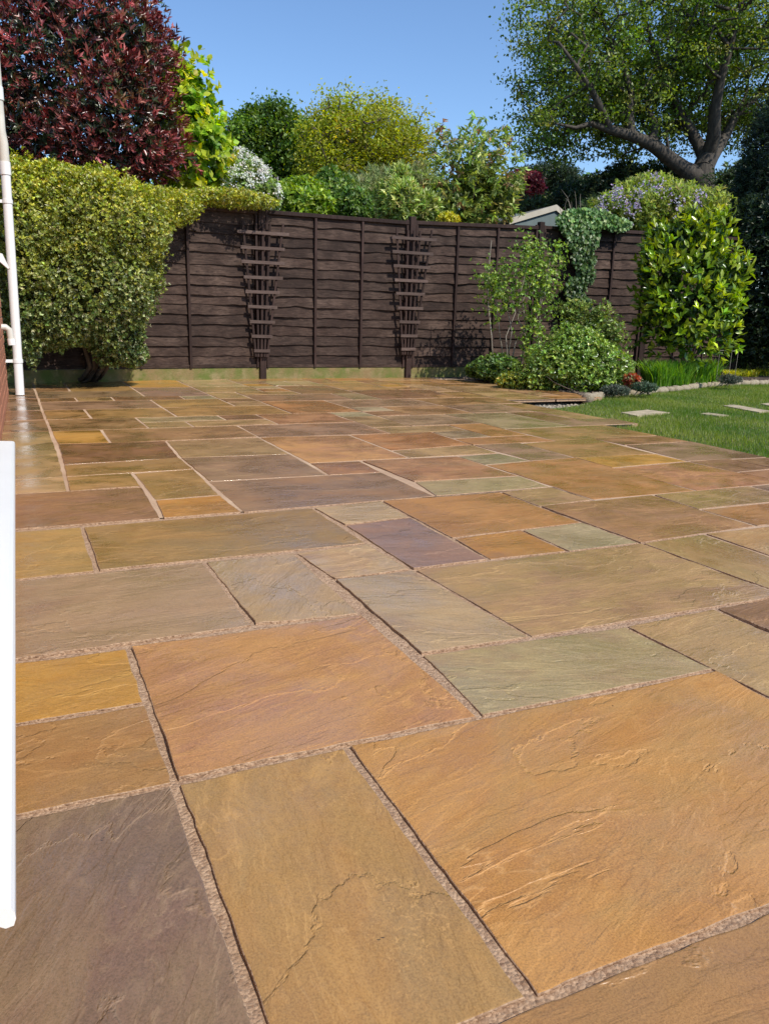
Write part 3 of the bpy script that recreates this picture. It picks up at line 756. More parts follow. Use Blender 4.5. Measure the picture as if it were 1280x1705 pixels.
lc = t.mix(t.math('MULTIPLY', t.ramp(a2, .48, .7), .5), lc, (.11, .12, .035))
M_lawn = t.done(t.n('BsdfPrincipled', {'Base Color': lc, 'Roughness': .9, 'Normal': t.n('Bump', {'Height': a2, 'Distance': .02}).outputs[0]}).outputs[0])
me = fast_mesh('lawn', [P3(p, LZ) for p in lawn_poly], [tuple(range(len(lawn_poly)))], M_lawn)
lawn = obj('lawn', me); tag(lawn, kind='structure')
# stepping stones let into the lawn
M_step = plain('pale_paving', (.42, .34, .22), .8, .3, 9, .003, 70)
steps = [([(1033, 686.5), (1078, 682), (1114, 686.5), (1060, 692)], 'pale stepping stone set in the lawn nearest the patio'),
         ([(1165, 688.5), (1178, 687), (1212, 691), (1198, 692.5)], 'small half sunk stepping stone in the middle of the lawn'),
         ([(1203, 675), (1222, 673.5), (1282, 684), (1262, 686)], 'long pale stepping stone right of the middle of the lawn'),
         ([(1266, 672), (1290, 670), (1320, 674), (1285, 676)], 'farthest stepping stone at the right edge of the lawn')]
step_polys = []
for pts, lab in steps:
    q = [on_z(x, y, LZ + .015)[:2] for x, y in pts]; c_ = sum(q) / 4
    # resample the outline so that its edge is uneven
    out = []
    for i in range(4):
        for k in range(6):
            w_ = q[i] * (1 - k / 6) + q[(i + 1) % 4] * (k / 6); out.append(w_ + rng.normal(0, .006, 2))
    n = len(out)
    V = [P3(p, LZ + .016) for p in out] + [P3(p, LZ - .03) for p in out]
    F = [tuple(range(n))] + [((i + 1) % n, i, n + i, n + (i + 1) % n) for i in range(n)]
    o = obj('stepping_stone', fast_mesh('stepping_stone', np.array(V) - P3(c_), F, M_step), loc=P3(c_))
    tag(o, lab, 'stepping stone', 'stepping stones in the lawn'); step_polys.append(q)
# grass blades
vis = [L(13.02, 5)[:2], L(13.02, 12.0)[:2], L(14.3, 12.05)[:2], L(14.3, 13.2)[:2], L(14.05, 13.2)[:2], L(14.08, 14.6)[:2]] + [on_z(x, y, LZ)[:2] for x, y in ((900, 684), (960, 676), (985, 670))] + edge_w[1:] + [edge_w[-1] + np.array([1.5, -1.5]), L(24, 2)[:2]]
N = 230000
p = poly_area_sample(vis, N)
keep = np.ones(N, bool)
for q in step_polys: keep &= ~inside(p, q)
p = p[keep]; N = len(p)
hgt = rng.uniform(.012, .034, N) * (1 + .25 * np.sin(p[:, 0] * 3.1 + np.sin(p[:, 1] * 2.3)))
near_edge = None
az = rng.uniform(0, 2 * np.pi, N); ln_ = rng.uniform(.0, .022, N)
base = np.column_stack([p, np.full(N, LZ)])
w = rng.uniform(.0012, .0028, N)
sx = np.column_stack([np.cos(az), np.sin(az), np.zeros(N)])
bn = az + rng.uniform(1, 2, N)
tip = base + np.column_stack([np.cos(bn) * ln_, np.sin(bn) * ln_, hgt])
V = np.empty((N, 3, 3)); V[:, 0] = base - sx * w[:, None]; V[:, 1] = base + sx * w[:, None]; V[:, 2] = tip
def patchy(p, s):
    return np.array([noise.noise((x * s, y * s, 0)) for x, y in p[:, :2]])
pn = np.clip(patchy(p, 1.3) * .9 + rng.normal(0, .28, N) + .5, 0, 1)[:, None]
cg = np.array([.075, .15, .014]) * (1 - pn) + np.array([.22, .26, .045]) * pn
dry = rng.random(N) < .05 + .10 * (pn[:, 0] > .75)
cg[dry] = np.array([.30, .27, .12]); cg *= 1.35
V = V.reshape(-1, 3)
gr = obj('grass', fast_mesh('grass', V, np.arange(N * 3).reshape(-1, 3), M_leafthin, tint=np.repeat(cg, 3, 0)))
tag(gr, 'short mown green grass of the lawn', 'grass', kind='stuff')

# gravel strip beside the raised patio corner
M_gravel = plain('pale_gravel', (.34, .29, .21), .85, .35, 25)
gp = [on_z(x, y, -.06)[:2] for x, y in ((812, 677), (860, 672), (930, 668), (985, 668), (985, 676), (905, 690), (880, 692))]
V = [P3(q, -.092) for q in gp]
gb_ = obj('gravel_bed', fast_mesh('gravel_bed', V, [tuple(range(len(V)))], plain('gravel_soil', (.20, .16, .10), .9, .3, 20, .01, 60))); tag(gb_, kind='structure')
def rock(seed, sx, sy, sz, sub=2):
    r0 = random.Random(seed)
    import bmesh
    bm = bmesh.new(); bmesh.ops.create_icosphere(bm, subdivisions=sub, radius=1)
    off = Vector((r0.uniform(0, 50),) * 3)
    for v in bm.verts:
        d = 1 + .28 * noise.noise(v.co * 1.1 + off) + .16 * noise.noise(v.co * 2.7 + off)
        v.co = Vector((max(-.8, min(.8, v.co.x * d)) * sx, max(-.8, min(.8, v.co.y * d)) * sy, max(-.75, min(.75, v.co.z * d)) * sz))
    V = [tuple(v.co) for v in bm.verts]; F = [tuple(x.index for x in f.verts) for f in bm.faces]; bm.free(); return V, F
gpts = poly_area_sample(gp, 2600)
rk = [rock(i, 1, .8, .6, 1) for i in range(6)]
Vb, Fb = [], []
for q in gpts:
    v_, f_ = rk[rs.randrange(6)]; a = rs.uniform(0, 6.28); s_ = rs.choice((.008, .011, .015, .022)); ca, sa = math.cos(a), math.sin(a); k = len(Vb)
    zb = -.085 + rs.uniform(0, .02)
    for x, y, z in v_: Vb.append((q[0] + (ca * x - sa * y) * s_, q[1] + (sa * x + ca * y) * s_, zb + z * s_))
    Fb += [tuple(i + k for i in f) for f in f_]
gv = obj('gravel', fast_mesh('gravel', Vb, np.array(Fb), M_gravel)); tag(gv, 'pale gravel and rubble beside the raised patio edge', 'gravel', kind='stuff')

# raised bed soil
bed_px = [(772, 631), (800, 634), (850, 643), (900, 648), (970, 656), (985, 663)]
bed_poly = [on_z(x, y)[:2] for x, y in bed_px] + [e + np.array([0, .06]) for e in edge_w[1:]] + [edge_w[-1] + np.array([8, 4]), edge_w[-1] + np.array([8, 9]), (posts[3] + fd * .3)]
cb = sum(bed_poly[:6]) / 6
V = [P3(p_, .0) for p_ in bed_poly]; n = len(V)
V = V + [P3(p_, -.12) for p_ in bed_poly]
F = [tuple(range(n))] + [((i + 1) % n, i, n + i, n + (i + 1) % n) for i in range(n)]
M_soil = plain('bed_soil', (.060, .042, .028), .95, .5, 9, .03, 35)
bed = obj('flower_bed', fast_mesh('flower_bed', V, F, M_soil)); tag(bed, kind='structure')
# soil crumbs and bark chips over the bed front
cp_ = []
for i in range(1500):
    k = rs.randrange(len(bed_px) + len(edge_w) - 3)
    a_, b_ = bed_poly[k], bed_poly[k + 1]; q = a_ + (b_ - a_) * rs.random() + np.array([rs.uniform(-.05, .05), rs.uniform(.02, .5)]); cp_.append(q)
Vb, Fb = [], []
for q in cp_:
    v_, f_ = rk[rs.randrange(6)]; a = rs.uniform(0, 6.28); s_ = rs.choice((.008, .012, .02, .03)); ca, sa = math.cos(a), math.sin(a); k = len(Vb)
    for x, y, z in v_: Vb.append((q[0] + (ca * x - sa * y) * s_, q[1] + (sa * x + ca * y) * s_, .002 + z * s_))
    Fb += [tuple(i + k for i in f) for f in f_]
sv = obj('soil_crumbs', fast_mesh('soil_crumbs', Vb, np.array(Fb), plain('soil_crumb', (.13, .095, .065), .95, .5, 12))); tag(sv, 'loose brown soil crumbs and chips on the flower bed', 'soil', kind='stuff')
# edging stones
t = NT('pale_limestone'); c = t.coords()
a1 = t.noise(c, 9, 7, .65); a2 = t.noise(c, 40, 6, .7)
lc = t.mix(t.ramp(a1, .35, .65), (.30, .235, .15), (.56, .47, .33))
lc = t.mix(t.math('MULTIPLY', t.ramp(a2, .55, .75), .5), lc, (.16, .13, .08))
M_lime = t.done(t.n('BsdfPrincipled', {'Base Color': lc, 'Roughness': .85, 'Normal': t.n('Bump', {'Height': a2, 'Distance': .012}).outputs[0]}).outputs[0])
rms = []
for i in range(7):
    v_, f_ = rock(50 + i, 1, 1, 1, 2); rms.append(fast_mesh('edging_stone', v_, np.array(f_), M_lime))
seglen = [np.linalg.norm(edge_w[i + 1] - edge_w[i]) for i in range(len(edge_w) - 1)]
s = .02; tot = sum(seglen[:-1]) + .4; k = 0
while s < tot:
    a = s; i = 0
    while a > seglen[i]: a -= seglen[i]; i += 1
    q = edge_w[i] + (edge_w[i + 1] - edge_w[i]) * a / seglen[i]
    d = nrm(edge_w[i + 1] - edge_w[i]); size = rs.uniform(.055, .12)
    o = obj('edging_stone', rms[k % 7], loc=(q[0] + rs.uniform(-.02, .02), q[1] + rs.uniform(-.02, .02), LZ + .02))
    o.scale = (size, rs.uniform(.05, .075), rs.uniform(.045, .07)); o.rotation_euler = (rs.uniform(-.2, .2), rs.uniform(-.2, .2), math.atan2(d[1], d[0]) + rs.uniform(-.3, .3))
    if k == 0: tag(o, 'rounded pale stone at the patio end of the bed edging', 'stone', 'pale stones edging the flower bed'); o.scale = (.07, .07, .075)
    else:
        pxn = FPX; nearby = 'under the bushy evergreen shrub' if q[0] < edge_w[1][0] else ('under the grey mound plants' if q[0] < edge_w[3][0] else ('below the grassy clump' if q[0] < edge_w[5][0] else ('below the yellow strappy plants' if q[0] < edge_w[7][0] else 'near the right edge')))
        ones = 'first second third fourth fifth sixth seventh eighth ninth tenth eleventh twelfth thirteenth fourteenth fifteenth sixteenth seventeenth eighteenth nineteenth'.split()
        tens = {2: 'twenty', 3: 'thirty', 4: 'forty', 5: 'fifty', 6: 'sixty'}; m_ = k + 1
        od = ones[m_ - 1] if m_ < 20 else (tens[m_ // 10][:-1] + 'ieth' if m_ % 10 == 0 else tens[m_ // 10] + '-' + ones[m_ % 10 - 1])
        tag(o, 'rough pale edging block ' + nearby + ', ' + od + ' from the patio end', 'stone', 'pale stones edging the flower bed')
    s += size * 1.45; k += 1

# ------------------------------------------------------------------ foliage engine
def leafset(P, A, Nn, Lg, Wd, col, fold=.18):
    """P base, A axis, Nn normal, lengths, widths, colour -> folded four-point leaves"""
    A = nrm(A); S = nrm(np.cross(Nn, A)); Nn = np.cross(A, S)
    n = len(P); V = np.empty((n, 4, 3))
    Lg = Lg[:, None]; Wd = Wd[:, None]
    V[:, 0] = P; V[:, 2] = P + A * Lg - Nn * Lg * .10
    mid = P + A * Lg * .48
    V[:, 1] = mid + S * Wd * .5 + Nn * Wd * fold; V[:, 3] = mid - S * Wd * .5 + Nn * Wd * fold
    F = np.array([[0, 1, 2], [0, 2, 3]])[None] + (np.arange(n) * 4)[:, None, None]
    return V.reshape(-1, 3), F.reshape(-1, 3), np.repeat(col, 4, 0)
def mixcol(cols, w, n, var=.22):
    cols = np.array(cols); idx = rng.choice(len(cols), n, p=np.array(w) / sum(w))
    c = cols[idx] * np.exp(rng.normal(0, var, (n, 1))) * np.exp(rng.normal(0, .07, (n, 3)))
    c = c * np.where(c.max(1, keepdims=True) < .5, LEAFGAIN, 1.0)
    return np.clip(c, 0, .8)
LEAFGAIN = 1.6
def rand_dir(n): return nrm(rng.normal(size=(n, 3)))
def ell(px, py, D, rx, ry, dep, bx=2.0):
    """ellipsoid centred where a photo pixel lies at depth D; radii in photo pixels, dep in metres"""
    c = at_depth(px, py, D); k = D / FPX * 1.03
    return (c, np.array([rx * k, dep, ry * k]), bx)
def shell(ells, n, lo=.7, hi=1.04, lump=.14, ls=2.2, cull=.78, front=True):
    """points and outward directions in the outer shell of a union of ellipsoids, with lumps"""
    area = np.array([e[1][0] * e[1][2] + e[1][0] * e[1][1] + e[1][1] * e[1][2] for e in ells]); area /= area.sum()
    idx = rng.choice(len(ells), n, p=area)
    C = np.array([e[0] for e in ells])[idx]; Rr = np.array([e[1] for e in ells])[idx]; bx = np.array([e[2] for e in ells])[idx]
    d = rand_dir(n)
    k = (np.abs(d) ** bx[:, None]).sum(1) ** (-1 / bx)
    d2 = d * k[:, None]
    rad = rng.uniform(lo ** 2, hi ** 2, n) ** .5
    sfc = C + d2 * Rr
    nz = np.array([noise.noise((q[0] * ls, q[1] * ls, q[2] * ls)) + .5 * noise.noise((q[0] * ls * 2.3, q[1] * ls * 2.3, q[2] * ls * 2.3 + 9)) for q in sfc])
    rad = rad * (1 + lump * nz)
    P = C + d2 * Rr * rad[:, None]
    out = nrm(d / Rr)
    keep = np.ones(n, bool)
    for j, e in enumerate(ells):
        q = (P - e[0]) / e[1]; rr = (np.abs(q) ** e[2]).sum(1) ** (1 / e[2])
        keep &= (rr > cull) | (idx == j)
    keep &= P[:, 2] > .01
    return P[keep], out[keep]
def rosettes(P, out, k, L0, L1, asp, cols, w, spread=1.0, up=.3, var=.22, jit=0.0, axis=None):
    n = len(P)
    ax = nrm(out + rand_dir(n) * .5 + np.array([0, 0, up])) if axis is None else axis
    r1 = nrm(np.cross(ax, rand_dir(n))); r2 = np.cross(ax, r1)
    Ps, As, Ns, Ls, Ws = [], [], [], [], []
    base_ = mixcol(cols, w, n, var)
    Cs = []
    for j in range(k):
        th = 2 * np.pi * j / k * 1.618 + rng.uniform(-.4, .4, n)
        rd = r1 * np.cos(th)[:, None] + r2 * np.sin(th)[:, None]
        sprd = spread * rng.uniform(.6, 1.3, n)[:, None]
        a = nrm(ax + rd * sprd)
        nn = nrm(ax * sprd - rd * .6 + rand_dir(n) * .35)
        lg = rng.uniform(L0, L1, n)
        Ps.append(P + ax * (rng.uniform(-.3, .3, n) * lg)[:, None] + (rand_dir(n) * jit if jit else 0)); As.append(a); Ns.append(nn); Ls.append(lg); Ws.append(lg * asp * rng.uniform(.85, 1.15, n))
        Cs.append(base_ * np.exp(rng.normal(0, .15, (n, 1))))
    return leafset(np.concatenate(Ps), np.concatenate(As), np.concatenate(Ns), np.concatenate(Ls), np.concatenate(Ws), np.clip(np.concatenate(Cs), 0, .9))
def join(*sets):
    V, F, C = [], [], []; k = 0
    for v, f, c in sets: V.append(v); F.append(f + k); C.append(c); k += len(v)
    return np.concatenate(V), np.concatenate(F), np.concatenate(C)
def foliage(parent, sets, mat, name='leaves'):
    v, f, c = join(*sets)
    o = part(name, v, f, mat, parent, tint=c, kind='stuff'); return o
def skeleton(root_pts, root_rad, targets, seg=.25, wig=.06, tip=.004, expo=2.3, maxr=None):
    """grow twigs from the given limb polylines to every target point; returns a mesh of tapered tubes"""
    nodes = []; par = []
    for pts in root_pts:
        prev = -1
        if isinstance(pts, tuple): prev, pts = pts
        for i, q in enumerate(pts):
            if i == 0 and prev >= 0:
                prev = prev; continue
            nodes.append(np.array(q, float)); par.append(prev); prev = len(nodes) - 1
    nroot = len(nodes)
    T = np.array(targets); c0 = nodes[0]
    order = np.argsort(np.linalg.norm(T - np.array(nodes[nroot - 1 if nroot > 1 else 0]), axis=1))
    cap = nroot + len(T) * 14
    arr = np.full((cap, 3), 1e9); arr[:nroot] = nodes; dist0 = np.zeros(cap)
    for i in range(1, nroot): dist0[i] = dist0[par[i]] + np.linalg.norm(nodes[i] - nodes[par[i]]) if par[i] >= 0 else 0
    n = nroot; leaf_nodes = []
    for ti in order:
        q = T[ti]
        d = np.linalg.norm(arr[:n] - q, axis=1)
        j = int(np.argmin(d + dist0[:n] * .22))
        dd_ = d[j]; steps = max(1, min(12, int(dd_ / seg)))
        a = arr[j].copy(); prev = j
        for s_ in range(1, steps + 1):
            fr = s_ / steps
            pnt = a * (1 - fr) + q * fr + (rng.normal(0, wig, 3) * dd_ * .5 if s_ < steps else 0)
            pnt[2] -= math.sin(fr * math.pi) * dd_ * .06
            if n >= cap: break
            arr[n] = pnt; par.append(prev); dist0[n] = dist0[prev] + np.linalg.norm(arr[n] - arr[prev]); prev = n; n += 1
        leaf_nodes.append(prev)
    area = np.zeros(n)
    for l in leaf_nodes: area[l] += tip ** expo
    for i in range(n - 1, -1, -1):
        if par[i] >= 0: area[par[i]] += area[i]
    rad = np.maximum(area, (tip * .8) ** expo) ** (1 / expo)
    if root_rad is not None:
        for i in range(nroot):
            rad[i] = root_rad[i] if i < len(root_rad) else rad[i]
    V = []; F = []
    for i in range(n):
        if par[i] < 0: continue
        a, b = arr[par[i]], arr[i]; ra, rb = rad[par[i]], rad[i]
        if par[i] >= nroot or ra > rb * 2.5 or True: ra = min(ra, rb * 1.35) if i >= nroot else ra
        k = 3 if rb < .012 else (5 if rb < .05 else 9)
        tdir = b - a; l_ = np.linalg.norm(tdir)
        if l_ < 1e-6: continue
        tdir /= l_; u_ = np.array([0, 0, 1.0]) if abs(tdir[2]) < .9 else np.array([1.0, 0, 0])
        e1 = np.cross(tdir, u_); e1 /= np.linalg.norm(e1); e2 = np.cross(tdir, e1); o_ = len(V)
        for (c_, r_) in ((a - tdir * ra * .25, ra), (b + tdir * rb * .25, rb)):
            for m in range(k):
                th = 2 * math.pi * m / k; V.append(c_ + (e1 * math.cos(th) + e2 * math.sin(th)) * r_)
        for m in range(k): F.append((o_ + m, o_ + (m + 1) % k, o_ + k + (m + 1) % k, o_ + k + m))
    return np.array(V), F, arr[:n], rad
def single_leaves(parent, P, A, Nn, lg, asp, tint, n=250, name='leaf'):
    """big leaves that can be picked out one by one: objects sharing a few meshes"""
    ms = []
    for k in range(5):
        V = [(0, 0, 0), (.22, .30 * asp, .05), (.55, .5 * asp, .06), (.85, .26 * asp, .0), (1, 0, -.10), (.85, -.26 * asp, .0), (.55, -.5 * asp, .06), (.22, -.30 * asp, .05), (.5, 0, .0)]
        F = [(0, 8, 1), (1, 8, 2), (2, 8, 3), (3, 8, 4), (4, 8, 5), (5, 8, 6), (6, 8, 7), (7, 8, 0)]
        V = np.array(V) + rng.normal(0, .01, (9, 3))
        ms.append(fast_mesh(name, V, F, M_leafgloss, True, tint=np.tile(tint[k % len(tint)], (9, 1)) * rng.uniform(.85, 1.15)))
    base = np.array(parent.location)
    for i in range(min(n, len(P))):
        a = nrm(A[i]); s_ = nrm(np.cross(Nn[i], a)); nn = np.cross(a, s_)
        o = bpy.data.objects.new(name, ms[i % 5]); COL.objects.link(o); o.parent = parent
        m = np.eye(4); m[:3, 0] = a * lg[i]; m[:3, 1] = s_ * lg[i]; m[:3, 2] = nn * lg[i]; m[:3, 3] = P[i] - base
        o.matrix_local = Matrix(m.tolist())

def stems(parent, pts_list, rads, mat=None, n=6, name='stem', joined=True):
    b = B()
    for pts, r0, r1 in pts_list:
        m = len(pts); b.tube(pts, [r0 + (r1 - r0) * i / (m - 1) for i in range(m)], n)
    return b.part(name, mat or M_bark, parent, True)
def curve_pts(a, b, n=7, wig=.03, sag=0.0):
    a, b = np.array(a, float), np.array(b, float); out = []
    o = rng.normal(0, wig, 3); ph = rng.uniform(0, 6)
    for i in range(n):
        f = i / (n - 1); out.append(a * (1 - f) + b * f + o * math.sin(f * math.pi) + wig * .4 * np.array([math.sin(f * 9 + ph), math.cos(f * 8 + ph), 0]) * min(1, f * 4) + np.array([0, 0, -sag * math.sin(f * math.pi)]))
    return out

# ------------------------------------------------------------------ round hedge at the left
GR = lambda px, py: on_z(px, py)
hb = GR(150, 634)
hedge = thing('hedge', (hb[0], hb[1], 0), 'large clipped evergreen hedge with small yellow green leaves on dark bent stems', 'hedge')
HE = [ell(140, 372, 8.0, 125, 76, .58, 2.3), ell(110, 470, 7.9, 125, 86, .56, 2.4), ell(20, 440, 7.7, 90, 140, .5, 2.3), ell(195, 450, 8.1, 62, 84, .48, 2.2),
      ell(85, 532, 7.9, 95, 42, .5, 2.2), ell(192, 556, 8.1, 40, 46, .34, 2.0), ell(262, 345, 8.9, 60, 26, .45, 2.1), ell(372, 332, 9.5, 72, 13, .40, 2.0), ell(60, 318, 8.0, 75, 38, .5, 2.3),
      ell(240, 395, 8.2, 30, 36, .3), ell(90, 300, 7.9, 60, 24, .35), ell(175, 500, 7.9, 48, 40, .4), ell(222, 588, 8.2, 20, 20, .2)]
sets = []
def hedge_layer(n, lo, hi, L0, L1, k, dim):
    P, out = shell(HE, n, lo, hi, .22, 6.5, .84)
    m = len(P)
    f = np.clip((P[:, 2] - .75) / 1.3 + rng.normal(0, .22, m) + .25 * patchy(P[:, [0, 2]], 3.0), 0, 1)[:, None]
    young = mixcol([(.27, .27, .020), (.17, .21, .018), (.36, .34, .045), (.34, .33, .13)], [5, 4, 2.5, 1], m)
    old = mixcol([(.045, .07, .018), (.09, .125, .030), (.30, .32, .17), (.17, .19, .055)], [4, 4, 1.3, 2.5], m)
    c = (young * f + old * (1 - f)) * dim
    v_, f_, _ = rosettes(P, out, k, L0, L1, .52, [(.1, .1, .1)], [1], 1.1, .5)
    return v_, f_, np.repeat(np.tile(c, (k, 1)) * np.exp(rng.normal(0, .25, (m * k, 1))), 4, 0)
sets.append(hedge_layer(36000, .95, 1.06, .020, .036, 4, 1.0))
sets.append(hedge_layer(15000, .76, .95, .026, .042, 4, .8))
sets.append(hedge_layer(3500, .40, .74, .05, .08, 4, .7))  # inner layers dimmed in colour as shade inside the hedge
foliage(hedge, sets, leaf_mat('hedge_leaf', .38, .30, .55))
# sprigs standing out of the hedge
P, out = shell(HE, 420, 1.0, 1.06, .07, 2.6, .9)
stl = []
for q, o_ in zip(P, out):
    if rng.random() < .35: stl.append((curve_pts(q - o_ * .15, q + nrm(o_ + [0, 0, .7]) * rng.uniform(.03, .09), 4, .01), .0025, .001))
stems(hedge, stl, None, M_barkgrey, 3, 'sprigs')['kind'] = 'stuff'
hs = []
for k, (x0, x1, y1) in enumerate([(128, 130, 560), (140, 150, 560), (150, 160, 565), (158, 172, 560), (135, 148, 540), (150, 155, 540)]):
    a_ = GR(x0 - 2, 633 + rs.uniform(-2, 3)); b_ = at_depth(x1, y1 - 40, 8.1 + rs.uniform(-.15, .2))
    mid = at_depth(x0 + 22, 610, 8.15 + rs.uniform(-.1, .1))
    pts = [a_, a_ * .7 + mid * .3 + np.array([.02, 0, -.02]), mid, mid * .6 + b_ * .4 + rng.normal(0, .02, 3), b_]
    b = B(); rr = rs.uniform(.014, .024)
    b.tube(pts, [rr * 1.25, rr, rr * .95, rr * .85, rr * .6], 8); b.part('trunk', M_bark, hedge, True)

# ------------------------------------------------------------------ red photinia behind
def base_at(px, D): 
    q = at_depth(px, 600, D); return np.array([q[0], q[1], -.15])
D = 11.2
pt = thing('red_leaved_shrub', base_at(120, D), 'tall shrub with glossy dark red leaves above the hedge at the top left', 'shrub')
PE = [ell(120, 130, D, 150, 150, 1.3), ell(30, 80, D, 110, 130, 1.2), ell(205, 200, D - .2, 85, 95, 1.0), ell(150, 20, D + .2, 105, 80, 1.1), ell(-60, 180, D, 110, 150, 1.1), ell(100, 240, D - .2, 190, 60, 1.0), ell(225, 100, D, 58, 70, .8)]
RC = [(.115, .024, .019), (.16, .038, .030), (.11, .052, .02), (.035, .05, .018), (.30, .10, .085), (.06, .016, .014)]  # lightest red also paints glints on the leaves
P, out = shell(PE, 6200, .80, 1.08, .22, 2.4, .8)
s1 = rosettes(P, out, 7, .055, .11, .28, RC, [5, 4, 2, 1.2, 2, 2.5], .7, .5, jit=.02)
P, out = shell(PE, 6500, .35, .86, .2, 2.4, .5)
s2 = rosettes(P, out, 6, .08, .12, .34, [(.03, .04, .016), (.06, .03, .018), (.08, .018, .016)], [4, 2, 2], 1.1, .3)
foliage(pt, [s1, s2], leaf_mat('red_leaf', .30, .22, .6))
tg, _ = shell(PE, 150, .5, .95, .1, 2, .5)
V, F, _, _ = skeleton([[np.array(pt.location), np.array(pt.location) + (0, 0, .6), at_depth(120, 330, D)]], [.07, .06, .05], tg, .3, .08, .006)
part('branches', V, F, M_bark, pt, True)

# golden big-leaved shrub
D = 12.0
gs = thing('golden_shrub', base_at(320, D), 'shrub with large lime yellow leaves rising between the red shrub and white blossom', 'shrub')
GE = [ell(318, 215, D, 42, 88, .5), ell(345, 250, D - .1, 34, 55, .45), ell(300, 160, D, 22, 45, .35), ell(290, 250, D, 40, 60, .5), ell(365, 255, D, 14, 35, .2), ell(285, 110, D + .1, 10, 28, .15)]
P, out = shell(GE, 900, .8, 1.15, .3, 3, .7)
YC = [(.36, .42, .03), (.25, .36, .03), (.48, .47, .06), (.12, .22, .02)]
s1 = rosettes(P, out, 4, .07, .12, .72, YC, [4, 4, 2, 2], 1.4, .2)
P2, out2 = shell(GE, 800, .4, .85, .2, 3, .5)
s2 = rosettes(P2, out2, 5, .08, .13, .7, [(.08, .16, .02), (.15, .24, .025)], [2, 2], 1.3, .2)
foliage(gs, [s1, s2], M_leafthin)
P, out = shell(GE, 700, 1.0, 1.16, .3, 3, .95)
fr_ = out[:, 1] < .1; P, out = P[fr_][:230], out[fr_][:230]
single_leaves(gs, P, out + rand_dir(len(P)) * .8, nrm(out + np.array([0, 0, .8]) + rand_dir(len(P)) * .4), rng.uniform(.09, .135, len(P)), .72, [(.40, .45, .035), (.30, .40, .03), (.50, .48, .07)], 230)
stems(gs, [(curve_pts(np.array(gs.location), at_depth(x, y, D), 7, .08), .02, .005) for x, y in ((290, 110), (310, 150), (330, 180), (350, 220), (368, 235), (280, 160))], None, M_barkgrey, 5)

# ------------------------------------------------------------------ generic shrubs
def bush(name, label, cat, E, bx, D, n, L0, L1, asp, cols, w, k=4, mat=None, lump=.25, ls=2.5, inner=.6, spread=1.2, up=.2, stemn=5, twigs=0, zb=-.15, group=None, hi=1.08, lo=.8, bark=None, ground_px=None):
    if ground_px: bl = on_z(*ground_px); bl[2] = 0
    else: bl = base_at(bx, D); bl[2] = zb
    th = thing(name, bl, label, cat, group)
    P, out = shell(E, n, lo, hi, lump, ls, .75)
    s = [rosettes(P, out, k, L0, L1, asp, cols, w, spread, up)]
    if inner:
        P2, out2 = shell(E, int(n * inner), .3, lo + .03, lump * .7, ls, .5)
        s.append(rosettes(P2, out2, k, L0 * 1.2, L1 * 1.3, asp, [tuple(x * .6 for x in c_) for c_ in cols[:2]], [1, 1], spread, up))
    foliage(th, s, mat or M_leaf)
    base = np.array(th.location)
    tg = []
    for j in range(max(stemn, 1) + twigs):
        e = E[rng.integers(len(E))]; tg.append(e[0] + rand_dir(1)[0] * e[1] * rng.uniform(.3, .95))
    if twigs:
        V, F, _, _ = skeleton([[base, base * .6 + E[0][0] * .4]], [.03, .02], np.array(tg), .2, .08, .003)
        part('branches', V, F, bark or M_bark, th, True)
    else:
        stems(th, [(curve_pts(base + np.array([rs.uniform(-.05, .05), rs.uniform(-.05, .05), 0]), q, 6, .06), .012, .003) for q in tg], None, bark or M_bark, 5)
    return th, E

# white-blossomed shrub
D = 12.3
th, E_ = bush('white_blossom_shrub', 'shrub smothered in small white blossom above the fence beside the hedge', 'shrub',
     [ell(400, 310, D, 52, 38, .5), ell(398, 280, D + .1, 34, 22, .4), ell(350, 320, D, 35, 28, .4), ell(440, 330, D, 25, 25, .4)], 400, D, 900, .04, .07, .5, [(.12, .18, .04), (.18, .24, .06)], [1, 1], 4)
P, out = shell(E_, 2600, .97, 1.12, .25, 2.5, .9)
m_ = np.array([noise.noise((q[0] * 5, q[1] * 5, q[2] * 5)) for q in P]) > -.12; P, out = P[m_], out[m_]
foliage(th, [rosettes(P, out, 7, .022, .036, .8, [(.78, .76, .66), (.70, .70, .58), (.80, .78, .72)], [3, 1, 2], 1.6, .6, .08, jit=.03)], M_petal, 'blossom')

# bright shrubs and small trees just over the fence
bush('garden_shrub', 'dense bright green shrub over the fence between white blossom and the yellow tree', 'shrub', [ell(485, 342, 13, 58, 26, .7), ell(505, 325, 13.4, 34, 22, .6), ell(450, 345, 12.8, 34, 22, .5)], 485, 13, 2600, .05, .085, .5, [(.09, .155, .018), (.15, .22, .022), (.21, .28, .03)], [3, 3, 1], 4)
bush('garden_shrub', 'dark green shrub over the fence directly below the yellow green tree', 'shrub', [ell(560, 335, 14, 38, 36, .7), ell(590, 345, 13.6, 35, 28, .6), ell(552, 305, 14.2, 18, 20, .5)], 560, 14, 2400, .045, .08, .45, [(.05, .10, .02), (.09, .15, .025), (.14, .20, .035)], [3, 3, 1], 4)
bush('willowy_shrub', 'airy grey green shrub with thin narrow leaves over the middle of the fence', 'shrub', [ell(640, 330, 14.5, 48, 38, .8), ell(610, 340, 14, 40, 30, .6), ell(688, 325, 14.6, 28, 42, .6)], 640, 14.5, 2300, .06, .12, .16, [(.16, .19, .07), (.12, .15, .05), (.22, .24, .10)], [3, 3, 2], 6, spread=.7, up=.9, twigs=60, hi=1.2, lo=.6)
